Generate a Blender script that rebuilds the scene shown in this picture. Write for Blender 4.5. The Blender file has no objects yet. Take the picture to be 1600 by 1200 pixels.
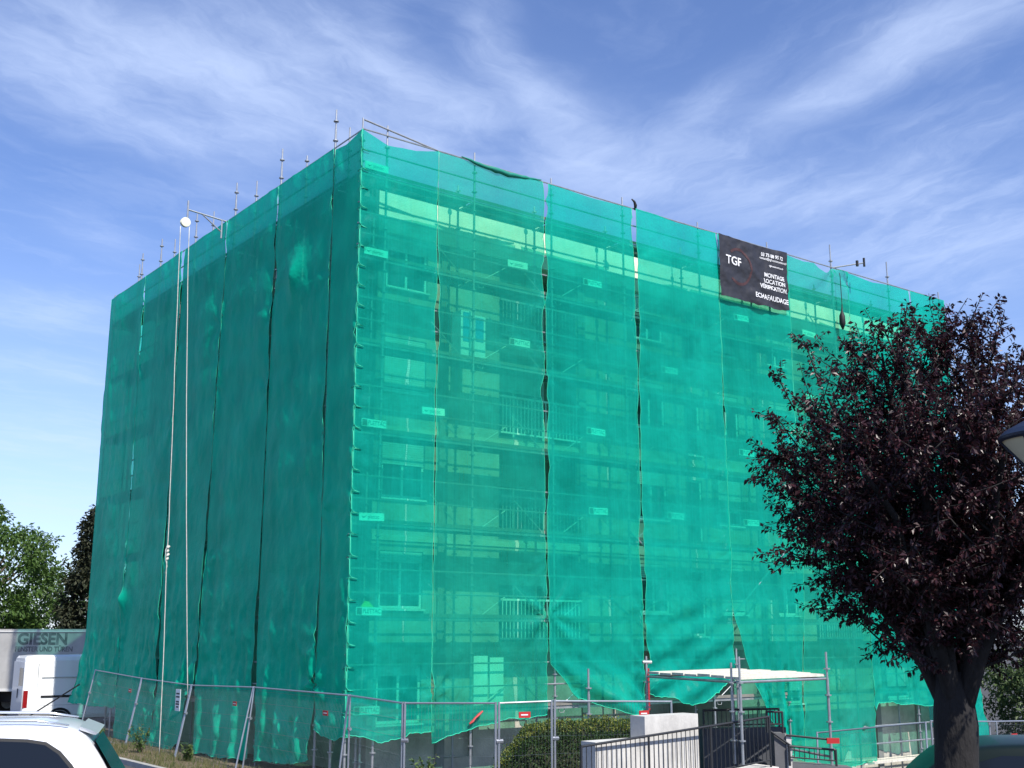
import bpy, math, random
from mathutils import Vector, Matrix, noise
R=math.radians
sc=bpy.context.scene
col=sc.collection
# ------------------------------------------------------------------ camera
cam=bpy.data.cameras.new('camera'); co=bpy.data.objects.new('camera',cam); col.objects.link(co)
cam.sensor_width=36; cam.lens=40.72; cam.clip_start=.1; cam.clip_end=3000
co.location=(0,0,3.0); co.rotation_euler=(R(90+12.338),0,0)
sc.camera=co
SUN_AZ=143.2; SUN_EL=50.0
sc.view_settings.view_transform='Standard'; sc.view_settings.look='None'
sc.view_settings.exposure=0.56; sc.view_settings.gamma=1
sc.render.engine='CYCLES'
sc.cycles.transparent_max_bounces=24; sc.cycles.max_bounces=8
# ------------------------------------------------------------------ world
W=bpy.data.worlds.new('World'); sc.world=W; W.use_nodes=True
def nodes_of(nt):
    nt.nodes.clear()
    def N(t,**k):
        n=nt.nodes.new(t)
        for a,b in k.items(): setattr(n,a,b)
        return n
    def L(a,b): nt.links.new(a,b)
    return N,L
N,L=nodes_of(W.node_tree)
def mathn(op,a,b=None,c=None,clamp=False):
    m=N('ShaderNodeMath',operation=op); m.use_clamp=clamp
    for i,v in enumerate((a,b,c)):
        if v is None: continue
        if isinstance(v,(int,float)): m.inputs[i].default_value=v
        else: L(v,m.inputs[i])
    return m.outputs[0]
sky=N('ShaderNodeTexSky',sky_type='NISHITA'); sky.sun_disc=False
sky.sun_elevation=R(SUN_EL); sky.sun_rotation=R(SUN_AZ); sky.altitude=300; sky.air_density=1.0; sky.dust_density=.6; sky.ozone_density=3.0
tc=N('ShaderNodeTexCoord'); sep=N('ShaderNodeSeparateXYZ'); L(tc.outputs['Generated'],sep.inputs[0])
zz=mathn('MAXIMUM',mathn('ADD',sep.outputs[2],.02),.02)
px=mathn('DIVIDE',sep.outputs[0],zz); py=mathn('DIVIDE',sep.outputs[1],zz)
pv=N('ShaderNodeCombineXYZ'); L(px,pv.inputs[0]); L(py,pv.inputs[1])
# warp
wn=N('ShaderNodeTexNoise'); wn.inputs['Scale'].default_value=1.1; wn.inputs['Detail'].default_value=4; L(pv.outputs[0],wn.inputs['Vector'])
wsub=N('ShaderNodeVectorMath',operation='SUBTRACT'); L(wn.outputs['Color'],wsub.inputs[0]); wsub.inputs[1].default_value=(.5,.5,.5)
wsc=N('ShaderNodeVectorMath',operation='SCALE'); L(wsub.outputs[0],wsc.inputs[0]); wsc.inputs['Scale'].default_value=.30
wadd=N('ShaderNodeVectorMath',operation='ADD'); L(pv.outputs[0],wadd.inputs[0]); L(wsc.outputs[0],wadd.inputs[1])
wn2=N('ShaderNodeTexNoise'); wn2.inputs['Scale'].default_value=6; wn2.inputs['Detail'].default_value=5; L(pv.outputs[0],wn2.inputs['Vector'])
w2=N('ShaderNodeVectorMath',operation='SUBTRACT'); L(wn2.outputs['Color'],w2.inputs[0]); w2.inputs[1].default_value=(.5,.5,.5)
w3=N('ShaderNodeVectorMath',operation='SCALE'); L(w2.outputs[0],w3.inputs[0]); w3.inputs['Scale'].default_value=.16
wfine=N('ShaderNodeVectorMath',operation='ADD'); L(wadd.outputs[0],wfine.inputs[0]); L(w3.outputs[0],wfine.inputs[1])
def streak(rot,sx,sy,det,seed):
    r=N('ShaderNodeVectorRotate',rotation_type='Z_AXIS'); L(wfine.outputs[0],r.inputs['Vector']); r.inputs['Angle'].default_value=R(-rot)
    m=N('ShaderNodeMapping'); m.inputs['Scale'].default_value=(sx,sy,1); m.inputs['Location'].default_value=(seed,seed*.7,0)
    L(r.outputs[0],m.inputs[0]); n=N('ShaderNodeTexNoise'); n.inputs['Scale'].default_value=1; n.inputs['Detail'].default_value=det; n.inputs['Roughness'].default_value=.64
    L(m.outputs[0],n.inputs['Vector']); return n.outputs['Fac']
sA=streak(55,2.2,5.0,12,3.1); sB=streak(-64,2.0,6.0,12,11.7); sC=streak(0,3.2,3.2,12,7.3)
sid=N('ShaderNodeMapRange'); sid.interpolation_type='SMOOTHSTEP'; L(px,sid.inputs[0]); sid.inputs[1].default_value=-.1; sid.inputs[2].default_value=.5
sM=N('ShaderNodeMixRGB'); L(sid.outputs[0],sM.inputs[0]); L(sA,sM.inputs[1]); L(sB,sM.inputs[2])
def blob(cx,cy,rx,ry,rot,amp):
    # gaussian in the cloud plane
    s=N('ShaderNodeVectorMath',operation='SUBTRACT'); L(wadd.outputs[0],s.inputs[0]); s.inputs[1].default_value=(cx,cy,0)
    r=N('ShaderNodeVectorRotate',rotation_type='Z_AXIS'); L(s.outputs[0],r.inputs['Vector']); r.inputs['Angle'].default_value=R(-rot)
    q=N('ShaderNodeVectorMath',operation='MULTIPLY'); L(r.outputs[0],q.inputs[0]); q.inputs[1].default_value=(1/rx,1/ry,0)
    d=N('ShaderNodeVectorMath',operation='DOT_PRODUCT'); L(q.outputs[0],d.inputs[0]); L(q.outputs[0],d.inputs[1])
    e=mathn('EXPONENT',mathn('MULTIPLY',d.outputs['Value'],-1.0)); return mathn('MULTIPLY',e,amp)
BL=[(-0.68, 1.79, 0.23, 0.13, 15, 0.85), (-0.67, 2.04, 0.26, 0.11, 31, 0.75), (-0.47, 1.9, 0.25, 0.1, 53, 0.6), (-0.25, 1.82, 0.24, 0.09, 52, 0.8), (-0.16, 2.07, 0.25, 0.1, 58, 0.55), (-0.56, 2.35, 0.21, 0.1, 56, 0.35), (-0.02, 1.72, 0.11, 0.035, 85, 0.6), (0.05, 1.94, 0.16, 0.05, 64, 0.75), (0.16, 2.25, 0.29, 0.1, 74, 0.6), (0.29, 2.28, 0.26, 0.16, 32, 0.8), (0.36, 1.96, 0.13, 0.06, -70, 0.5), (0.5, 2.05, 0.22, 0.07, -72, 0.55), (0.62, 1.82, 0.24, 0.09, -67, 0.75), (0.67, 1.68, 0.14, 0.1, -35, 0.5), (0.72, 2.43, 0.25, 0.22, -22, 0.65), (0.96, 2.62, 0.41, 0.25, -59, 0.55), (0.88, 2.05, 0.14, 0.1, -47, 0.3), (-1.36, 3.27, 0.22, 0.18, 31, 0.5), (-1.6, 3.97, 0.27, 0.15, 69, 0.4), (-0.98, 2.63, 0.18, 0.07, 86, 0.28), (-2.1, 5.21, 0.56, 0.6, -15, 0.5), (-3.03, 7.54, 0.9, 0.8, -35, 0.5), (-0.19, 1.73, 0.08, 0.03, 79, 0.3), (1.23, 2.82, 0.23, 0.3, -39, 0.5)]
BL=[(a,b,c*1.05,d*(1.25 if a<0 else 1.05),e,f*(.98 if a<0 else .92)) for a,b,c,d,e,f in BL]+[(-.45,1.85,.55,.28,30,.16)]
tot=None
for b in BL:
    o=blob(*b); tot=o if tot is None else mathn('ADD',tot,o)
def rng(v,a,b):
    m=N('ShaderNodeMapRange'); m.interpolation_type='SMOOTHSTEP'; L(v,m.inputs[0]); m.inputs[1].default_value=a; m.inputs[2].default_value=b; return m.outputs[0]
st=mathn('ADD',mathn('MULTIPLY',rng(sM.outputs[0],.33,.72),.52),mathn('MULTIPLY',rng(sC,.28,.74),.42))
den=mathn('MULTIPLY',tot,mathn('ADD',st,.16))
den=mathn('ADD',den,mathn('MULTIPLY',rng(sM.outputs[0],.45,.72),.14))
hz=N('ShaderNodeMapRange'); L(sep.outputs[2],hz.inputs[0]); hz.inputs[1].default_value=.0; hz.inputs[2].default_value=.34; hz.inputs[3].default_value=.36; hz.inputs[4].default_value=0
den=mathn('ADD',den,hz.outputs[0]); den=mathn('MULTIPLY',mathn('SUBTRACT',1.0,mathn('EXPONENT',mathn('MULTIPLY',den,-1.15))),.86)
SKY=.115
skb=N('ShaderNodeMixRGB',blend_type='MULTIPLY'); skb.inputs[0].default_value=1; L(sky.outputs[0],skb.inputs[1]); skb.inputs[2].default_value=(.90,.94,1.17,1)
mix=N('ShaderNodeMixRGB'); L(den,mix.inputs[0]); L(skb.outputs[0],mix.inputs[1]); mix.inputs[2].default_value=(4.5,5.4,7.4,1)
bg=N('ShaderNodeBackground'); bg.inputs[1].default_value=SKY; L(mix.outputs[0],bg.inputs[0])
wo=N('ShaderNodeOutputWorld'); L(bg.outputs[0],wo.inputs[0])
# ------------------------------------------------------------------ sun
sl=bpy.data.lights.new('sun','SUN'); sl.energy=4.6; sl.angle=R(.53); sl.color=(1,.955,.88)
so=bpy.data.objects.new('sun',sl); col.objects.link(so)
sd=Vector((math.sin(R(SUN_AZ))*math.cos(R(SUN_EL)),math.cos(R(SUN_AZ))*math.cos(R(SUN_EL)),math.sin(R(SUN_EL))))
so.rotation_euler=sd.to_track_quat('Z','Y').to_euler(); so.location=(20,-20,40)

# ------------------------------------------------------------------ materials
def mat(name,c,rough=.7,metal=0,var=.0,vscale=4,c2=None,bump=0,bscale=30,spec=.4,stretch=None,coat=0,trans=0,emis=None):
    m=bpy.data.materials.new(name); m.use_nodes=True
    nt=m.node_tree; b=nt.nodes['Principled BSDF']
    b.inputs['Base Color'].default_value=(*c,1); b.inputs['Roughness'].default_value=rough; b.inputs['Metallic'].default_value=metal
    b.inputs['Specular IOR Level'].default_value=spec; b.inputs['Coat Weight'].default_value=coat; b.inputs['Coat Roughness'].default_value=.04
    b.inputs['Transmission Weight'].default_value=trans
    t=nt.nodes.new('ShaderNodeTexCoord'); mp=nt.nodes.new('ShaderNodeMapping'); nt.links.new(t.outputs['Object'],mp.inputs[0])
    if stretch: mp.inputs['Scale'].default_value=stretch
    if var or c2:
        n=nt.nodes.new('ShaderNodeTexNoise'); n.inputs['Scale'].default_value=vscale; n.inputs['Detail'].default_value=6; n.inputs['Roughness'].default_value=.65
        nt.links.new(mp.outputs[0],n.inputs['Vector'])
        r=nt.nodes.new('ShaderNodeValToRGB'); r.color_ramp.elements[0].position=.32; r.color_ramp.elements[1].position=.68
        k=1-var; cc=c2 or tuple(x*k for x in c)
        r.color_ramp.elements[0].color=(*cc,1); r.color_ramp.elements[1].color=(*c,1)
        nt.links.new(n.outputs['Fac'],r.inputs[0]); nt.links.new(r.outputs[0],b.inputs['Base Color'])
    if bump:
        n=nt.nodes.new('ShaderNodeTexNoise'); n.inputs['Scale'].default_value=bscale; n.inputs['Detail'].default_value=5
        nt.links.new(mp.outputs[0],n.inputs['Vector'])
        bp=nt.nodes.new('ShaderNodeBump'); bp.inputs['Strength'].default_value=bump; bp.inputs['Distance'].default_value=.02
        nt.links.new(n.outputs['Fac'],bp.inputs['Height']); nt.links.new(bp.outputs[0],b.inputs['Normal'])
    return m
def net_mat(name,c,alpha,tint,vary=.10,trs=.45,beige=None,spec=.12):
    m=bpy.data.materials.new(name); m.use_nodes=True; nt=m.node_tree
    N,L=nodes_of(nt)
    t=N('ShaderNodeTexCoord')
    mp=N('ShaderNodeMapping'); mp.inputs['Scale'].default_value=(26,26,.25); L(t.outputs['Object'],mp.inputs[0])
    n=N('ShaderNodeTexNoise'); n.inputs['Scale'].default_value=1; n.inputs['Detail'].default_value=3; L(mp.outputs[0],n.inputs['Vector'])
    mp2=N('ShaderNodeMapping'); mp2.inputs['Scale'].default_value=(.7,.7,.5); L(t.outputs['Object'],mp2.inputs[0])
    n2=N('ShaderNodeTexNoise'); n2.inputs['Scale'].default_value=1.3; n2.inputs['Detail'].default_value=5; L(mp2.outputs[0],n2.inputs['Vector'])
    a=N('ShaderNodeMath',operation='MULTIPLY_ADD'); L(n.outputs['Fac'],a.inputs[0]); a.inputs[1].default_value=vary*2; a.inputs[2].default_value=alpha-vary
    a2=N('ShaderNodeMath',operation='MULTIPLY_ADD'); L(n2.outputs['Fac'],a2.inputs[0]); a2.inputs[1].default_value=.26; L(a.outputs[0],a2.inputs[2])
    a3=N('ShaderNodeMath',operation='SUBTRACT'); a3.use_clamp=True; L(a2.outputs[0],a3.inputs[0]); a3.inputs[1].default_value=.13
    # fabric edge-on looks denser
    lw=N('ShaderNodeLayerWeight'); lw.inputs[0].default_value=.25
    a4=N('ShaderNodeMath',operation='MULTIPLY_ADD'); L(lw.outputs['Facing'],a4.inputs[0]); a4.inputs[1].default_value=.30; L(a3.outputs[0],a4.inputs[2]); a4.use_clamp=True
    ramp=N('ShaderNodeMixRGB'); L(n2.outputs['Fac'],ramp.inputs[0]); ramp.inputs[1].default_value=(c[0]*.8,c[1]*.72,c[2]*.78,1); ramp.inputs[2].default_value=(c[0]*1.2+.01,min(.85,c[1]*1.25),c[2]*1.28,1)
    bpn=N('ShaderNodeTexNoise'); bpn.inputs['Scale'].default_value=7; bpn.inputs['Detail'].default_value=5; L(t.outputs['Object'],bpn.inputs['Vector'])
    bp=N('ShaderNodeBump'); bp.inputs['Strength'].default_value=.35; bp.inputs['Distance'].default_value=.04; L(bpn.outputs['Fac'],bp.inputs['Height'])
    d=N('ShaderNodeBsdfPrincipled'); d.inputs['Roughness'].default_value=.38; d.inputs['Specular IOR Level'].default_value=spec; L(ramp.outputs[0],d.inputs['Base Color']); L(bp.outputs[0],d.inputs['Normal'])
    tr=N('ShaderNodeBsdfTranslucent'); L(ramp.outputs[0],tr.inputs[0]); L(bp.outputs[0],tr.inputs['Normal'])
    mx=N('ShaderNodeMixShader'); mx.inputs[0].default_value=trs; L(d.outputs[0],mx.inputs[1]); L(tr.outputs[0],mx.inputs[2])
    tp=N('ShaderNodeBsdfTransparent'); tp.inputs[0].default_value=(*tint,1)
    m2=N('ShaderNodeMixShader'); L(a4.outputs[0],m2.inputs[0]); L(tp.outputs[0],m2.inputs[1]); L(mx.outputs[0],m2.inputs[2])
    o=N('ShaderNodeOutputMaterial'); L(m2.outputs[0],o.inputs[0])
    return m
NETC=(.0,.53,.395)
M_net=net_mat('debris_net',NETC,.545,(.28,1,.74))
M_netb=net_mat('debris_net_thin',(.006,.51,.37),.48,(.42,1,.72),.09)
M_netd=net_mat('debris_net_dense',(.0,.52,.385),.64,(.26,.95,.72))
M_netl=net_mat('debris_net_shade_side',(.0,.64,.38),.78,(.16,.95,.66),.06,.30,spec=.05)  # same netting; its look in shade is tuned into colour, opacity and gloss
M_hem=mat('net_hem',(.02,.45,.27),.6)
M_galv=mat('galvanised_steel',(.40,.42,.44),.42,.55,.3,6)
M_galvd=mat('galvanised_matt',(.42,.44,.45),.5,.35,.3,6)
M_deck=mat('steel_deck',(.36,.38,.38),.5,.4,.4,5)
M_conc=mat('raw_concrete',(.54,.51,.43),.9,0,.5,1.0,bump=.4,bscale=25)
M_band=mat('pale_concrete_band',(.80,.77,.62),.9,0,.0,1.6,c2=(.62,.60,.47),bump=.3)
M_wallg=mat('grey_render',(.26,.27,.25),.95,0,.3,1.5,bump=.3)
M_white=mat('white_frame',(.80,.81,.80),.5)
M_shut=mat('roller_shutter',(.62,.64,.61),.6,0,.2,2)
M_glass=mat('dark_window_glass',(.02,.03,.035),.08,0,spec=.7)
M_black=mat('black_steel_paint',(.022,.024,.028),.5)
M_blackm=mat('black_plastic',(.012,.012,.013),.6)
M_banner=mat('black_banner_sheet',(.022,.022,.028),.55,bump=.2,bscale=8)
M_red=mat('red_plastic',(.42,.025,.025),.5)
M_redd=mat('faded_red_print',(.055,.022,.022),.6)
M_sign=mat('white_sign_sheet',(.82,.86,.84),.5)
M_brown=mat('brown_logo_print',(.16,.08,.05),.6)
M_teal=mat('teal_lettering',(.02,.16,.18),.6)
M_wprint=mat('white_lettering',(.72,.72,.72),.6)
M_ramp=mat('fresh_light_concrete',(.62,.60,.56),.9,0,.34,2.2,bump=.4,bscale=20,stretch=(1,1,.5))
M_paleo=mat('pale_boards',(.70,.66,.56),.8,0,.3,7)
M_rope=mat('white_rope',(.62,.62,.57),.85,0,.3,14)

# ------------------------------------------------------------------ mesh builder
class MB:
    def __init__(s): s.v=[]; s.f=[]; s.smooth=False
    def box(s,x0,x1,y0,y1,z0,z1):
        b=len(s.v); s.v+=[(x0,y0,z0),(x1,y0,z0),(x1,y1,z0),(x0,y1,z0),(x0,y0,z1),(x1,y0,z1),(x1,y1,z1),(x0,y1,z1)]
        s.f+=[tuple(b+i for i in q) for q in ((0,3,2,1),(4,5,6,7),(0,1,5,4),(1,2,6,5),(2,3,7,6),(3,0,4,7))]; return s
    def quad(s,*p):
        b=len(s.v); s.v+=[tuple(q) for q in p]; s.f.append(tuple(range(b,b+len(p)))); return s
    def tube(s,p0,p1,r,n=8,r1=None,cap=True):
        p0=Vector(p0);p1=Vector(p1);d=(p1-p0)
        if d.length<1e-6: return s
        q=d.normalized(); a=q.orthogonal().normalized(); c=q.cross(a); b=len(s.v); r1=r if r1 is None else r1
        for P,rr in ((p0,r),(p1,r1)):
            for i in range(n):
                t=2*math.pi*i/n; s.v.append(tuple(P+a*(rr*math.cos(t))+c*(rr*math.sin(t))))
        for i in range(n): j=(i+1)%n; s.f.append((b+i,b+j,b+n+j,b+n+i))
        if cap: s.f.append(tuple(b+i for i in reversed(range(n)))); s.f.append(tuple(b+n+i for i in range(n)))
        return s
    def path(s,pts,r,n=6):
        if not isinstance(r,(list,tuple)): r=[r]*len(pts)
        pts=[Vector(p) for p in pts]; b=len(s.v); a=None
        for i,P in enumerate(pts):
            d=(pts[min(i+1,len(pts)-1)]-pts[max(i-1,0)])
            q=d.normalized() if d.length>1e-9 else Vector((0,0,1))
            if a is None: a=q.orthogonal().normalized()
            a=(a-q*a.dot(q)); a=a.normalized() if a.length>1e-6 else q.orthogonal().normalized()
            c=q.cross(a)
            for k in range(n):
                t=2*math.pi*k/n; s.v.append(tuple(P+a*(r[i]*math.cos(t))+c*(r[i]*math.sin(t))))
        for i in range(len(pts)-1):
            for k in range(n):
                j=(k+1)%n; s.f.append((b+i*n+k,b+i*n+j,b+(i+1)*n+j,b+(i+1)*n+k))
        s.f.append(tuple(b+k for k in reversed(range(n)))); s.f.append(tuple(b+(len(pts)-1)*n+k for k in range(n)))
        return s
    def lathe(s,prof,n=32,c=(0,0,0)):
        b=len(s.v)
        for r,z in prof:
            for i in range(n):
                t=2*math.pi*i/n; s.v.append((c[0]+r*math.cos(t),c[1]+r*math.sin(t),c[2]+z))
        for k in range(len(prof)-1):
            for i in range(n):
                j=(i+1)%n; s.f.append((b+k*n+i,b+k*n+j,b+(k+1)*n+j,b+(k+1)*n+i))
        return s
    def prism(s,poly,y0,y1):   # poly in xz extruded along y
        b=len(s.v); n=len(poly)
        for y in (y0,y1):
            for x,z in poly: s.v.append((x,y,z))
        s.f.append(tuple(b+i for i in range(n))); s.f.append(tuple(b+n+i for i in reversed(range(n))))
        for i in range(n): j=(i+1)%n; s.f.append((b+j,b+i,b+n+i,b+n+j))
        return s
    def build(s,name,m,parent=None,loc=None,rz=0,smooth=False,recalc=False):
        me=bpy.data.meshes.new(name); me.from_pydata(s.v,[],s.f); me.update()
        if smooth or s.smooth: me.polygons.foreach_set('use_smooth',[True]*len(me.polygons))
        o=bpy.data.objects.new(name,me); col.objects.link(o)
        for mm in (m if isinstance(m,(list,tuple)) else [m]): me.materials.append(mm)
        if parent is not None: o.parent=parent
        if loc is not None: o.location=loc
        o.rotation_euler=(0,0,rz)
        return o
def tag(o,label=None,cat=None,group=None,kind=None):
    if label: o['label']=label
    if cat: o['category']=cat
    if group: o['group']=group
    if kind: o['kind']=kind
    return o
def thing(name,label,cat,loc=(0,0,0),rz=0,group=None):
    o=bpy.data.objects.new(name,None); col.objects.link(o); o.location=loc; o.rotation_euler=(0,0,rz); o.empty_display_size=.3
    return tag(o,label,cat,group)
def inst(o,parent,loc,rz=None,name=None):
    c=o.copy(); col.objects.link(c); c.parent=parent; c.location=loc
    if rz is not None: c.rotation_euler=(0,0,rz)
    return c
def text(name,body,size,m,parent,loc,rot,align='LEFT',ext=.003,sx=1,fn=None,bold=0):
    cu=bpy.data.curves.new(name,'FONT'); cu.body=body; cu.size=size; cu.extrude=ext; cu.align_x=align; cu.align_y='CENTER'; cu.resolution_u=3; cu.offset=bold
    to=bpy.data.objects.new(name,cu); col.objects.link(to)
    dg=bpy.context.evaluated_depsgraph_get(); me=bpy.data.meshes.new_from_object(to.evaluated_get(dg))
    bpy.data.objects.remove(to); bpy.data.curves.remove(cu)
    for v in me.vertices:
        v.co.x*=sx
        if fn: v.co.z+=fn(v.co.x,v.co.y)
    o=bpy.data.objects.new(name,me); col.objects.link(o); me.materials.clear(); me.materials.append(m); o.parent=parent; o.location=loc; o.rotation_euler=rot
    return o
# building frame: s runs along the sunny right face, t along the shaded left face
TH=0.923131; U=Vector((math.sin(TH),math.cos(TH),0)); V=Vector((-math.cos(TH),math.sin(TH),0)); NC=Vector((-3.4127,24.777,0)); RZ=math.pi/2-TH
def P(s,t,z=0): return tuple(NC+U*s+V*t+Vector((0,0,z)))
def sstep(a,b,x):
    t=min(1,max(0,(x-a)/(b-a))); return t*t*(3-2*t)
def lerp(a,b,t): return a+(b-a)*t
def pl(pts,x):
    if x<=pts[0][0]: return pts[0][1]
    for (a,b),(c,d) in zip(pts,pts[1:]):
        if x<=c: return lerp(b,d,(x-a)/(c-a) if c>a else 0)
    return pts[-1][1]
def fbm(x,y,z=0,o=4): return noise.fractal(Vector((x,y,z)),1.0,2.0,o)

# ------------------------------------------------------------------ ground
def gz(x,y):
    z=1.4*(1-sstep(1,20,y))
    z-=1.5*sstep(3.5,8.5,x)*sstep(19,25,y)*(1-.6*sstep(60,120,y))
    return z
def ground():
    xs=[-900,-300,-120,-60]+[-40+i*2 for i in range(41)]+[60,120,300,900]
    ys=[-300,-60]+[-10+i*1.5 for i in range(55)]+[90,120,200,400,1200]
    m=MB()
    for y in ys:
        for x in xs: m.v.append((x,y,gz(x,y)+.02*fbm(x*.2,y*.2)*(1 if y<60 else 0)))
    n=len(xs)
    for j in range(len(ys)-1):
        for i in range(n-1): m.f.append((j*n+i,j*n+i+1,(j+1)*n+i+1,(j+1)*n+i))
    g=m.build('ground',mat('asphalt',(.075,.073,.072),.92,0,.35,2.5,bump=.6,bscale=90),smooth=True); g['kind']='structure'
ground()
# planted strip beside the left face + kerb
def strip():
    m=MB(); k=MB(); n=40
    for i in range(n+1):
        t=-3+i*.75; a=P(-1.9,t); b=P(1.1,t)
        m.v+=[(a[0],a[1],gz(a[0],a[1])+.07),(b[0],b[1],gz(b[0],b[1])+.09)]
        for (s,dz) in ((-2.05,.0),(-2.05,.115),(-1.9,.115),(-1.9,.0)):
            c=P(s,t); k.v.append((c[0],c[1],gz(c[0],c[1])+dz))
    for i in range(n):
        m.f.append((2*i,2*i+1,2*i+3,2*i+2))
        for q in range(3): k.f.append((4*i+q,4*i+q+1,4*i+q+5,4*i+q+4))
    o=m.build('soil_bed',mat('dry_soil',(.16,.12,.08),.95,0,.4,3,bump=.6)); o['kind']='structure'
    o=k.build('kerb',mat('kerb_stone',(.38,.37,.35),.9,0,.25,4)); o['kind']='structure'
strip()

# ------------------------------------------------------------------ apartment building
SB0,SB1,TB0,TB1,ZT=1.15,22.15,1.15,15.6,13.72
bld=thing('apartment_building','bare concrete apartment block under renovation wrapped in scaffolding and green nets','building',P(SB0,TB0,0),RZ)
def wall_face(x0,x1,z0,z1,openings,thick=.0):
    # openings: (xa,xb,za,zb,depth,backed)
    m=MB(); xs=sorted({x0,x1,*[o[0] for o in openings],*[o[1] for o in openings]}); zs=sorted({z0,z1,*[o[2] for o in openings],*[o[3] for o in openings]})
    for a,b in zip(xs,xs[1:]):
        for c,d in zip(zs,zs[1:]):
            cx,cz=(a+b)/2,(c+d)/2
            if any(o[0]<cx<o[1] and o[2]<cz<o[3] for o in openings): continue
            m.quad((a,0,c),(b,0,c),(b,0,d),(a,0,d))
    for xa,xb,za,zb,dp,bk in openings:
        m.quad((xa,0,za),(xb,0,za),(xb,dp,za),(xa,dp,za)); m.quad((xa,0,zb),(xa,dp,zb),(xb,dp,zb),(xb,0,zb))
        m.quad((xa,0,za),(xa,dp,za),(xa,dp,zb),(xa,0,zb)); m.quad((xb,0,za),(xb,0,zb),(xb,dp,zb),(xb,dp,za))
        if bk: m.quad((xa,dp,za),(xb,dp,za),(xb,dp,zb),(xa,dp,zb))
    return m
FL=[2.42+2.52*k for k in range(5)]     # window heads
ops=[]; wins=[]; logs=[]
for k,h in enumerate(FL):
    for (a,b,w) in ((1.38,2.55,1.3),(15.0,15.9,1.3),(20.0,21.2,1.3)) if k==0 else ((1.38,2.55,1.3),(9.42,10.55,1.3),(12.6,13.6,1.3),(15.0,15.9,1.3),(20.0,21.2,1.3)):
        ops.append((a-SB0,b-SB0,h-w,h,.16,False)); wins.append((a-SB0,b-SB0,h-w,h,k))
    if k>0: ops.append((11.3-SB0,11.95-SB0,h-1.9,h-.1,.16,False)); wins.append((11.3-SB0,11.95-SB0,h-1.9,h-.1,k))
    if k>0:
        for (a,b) in ((4.75,7.3),(16.7,18.9)):
            ops.append((a-SB0,b-SB0,h-2.05,h+.1,1.15,True)); logs.append((a-SB0,b-SB0,h-2.05,h+.1,k))
ops+= [(3.2-SB0,4.0-SB0,.3,.9,.16,True),(5.6-SB0,6.5-SB0,.5,1.4,.3,True),(9.15-SB0,12.95-SB0,-.9,2.95,2.6,True),(18.0-SB0,19.6-SB0,-.6,.3,.2,True)]
LR=SB1-SB0; LL=TB1-TB0
wall_face(0,LR,-2.2,12.55,ops).build('front_wall',M_conc,bld)
MB().box(-.04,LR+.04,-.045,.3,12.55,ZT).build('parapet_band',M_band,bld)
m=MB(); m.quad((0,LL,-2),(0,0.001,-2),(0,0.001,ZT),(0,LL,ZT)); m.quad((LR,.001,-2),(LR,LL,-2),(LR,LL,ZT),(LR,.001,ZT)); m.quad((LR,LL,-2),(0,LL,-2),(0,LL,ZT),(LR,LL,ZT))
m.build('side_wall',M_conc,bld)
MB().box(-.25,LR+.25,-.02+.33,LL+.2,ZT-.25,ZT-.05).build('roof',mat('roof_felt',(.13,.13,.13),.9,0,.3),bld)
# concrete pilasters, slab joints
m=MB()
for x in (3.05,7.45,14.35,19.4,21.5): m.box(x-SB0-.12,x-SB0+.12,-.06,.0-.001,-1.9,12.54)
m.build('pilaster',M_wallg,bld)
m=MB()
for h in FL: m.box(.002,LR-.002,-.03,-.0015,h+.23,h+.36)
m.build('slab_band',mat('pale_slab_edge',(.62,.59,.49),.9,0,.3,2),bld)
# dark insulation panels beneath/around windows (grey foam boards)
M_ins=mat('grey_insulation',(.20,.21,.21),.95,0,.2)
for (xa,xb,za,zb,k) in wins:
    if xb-xa>.8 : MB().box(xa-.25,xa-.02,-.022,-.0015,za-.1,zb+.1).build('insulation_board',M_ins,bld)
random.seed(5)
for (xa,xb,za,zb,k) in wins:
    w=bpy.data.objects.new('window',None)
    fm=MB(); y0,y1=.05,.11; t=.06
    fm.box(xa+.002,xb-.002,y0,y1,zb-t,zb-.002).box(xa+.002,xb-.002,y0,y1,za+.002,za+t).box(xa+.002,xa+t,y0,y1,za+t,zb-t).box(xb-t,xb-.002,y0,y1,za+t,zb-t)
    if xb-xa>.8: fm.box((xa+xb)/2-.03,(xa+xb)/2+.03,y0+.003,y1-.003,za+t,zb-t)
    f=fm.build('window',M_white,bld)
    MB().quad((xa+.03,.09,za+.03),(xb-.03,.09,za+.03),(xb-.03,.09,zb-.03),(xa+.03,.09,zb-.03)).build('pane',M_glass,f)
    if xb-xa>.8:
        d=random.choice([.35,.5,.9,1.2,.25])
        sm=MB(); z=zb-.01
        while z>zb-d: sm.box(xa+.02,xb-.02,.018,.034,z-.046,z); z-=.052
        sm.build('shutter',M_shut,f)
    MB().box(xa-.04,xb+.04,-.07,-.0015,za-.05,za-.005).build('sill',M_white,f)
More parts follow.
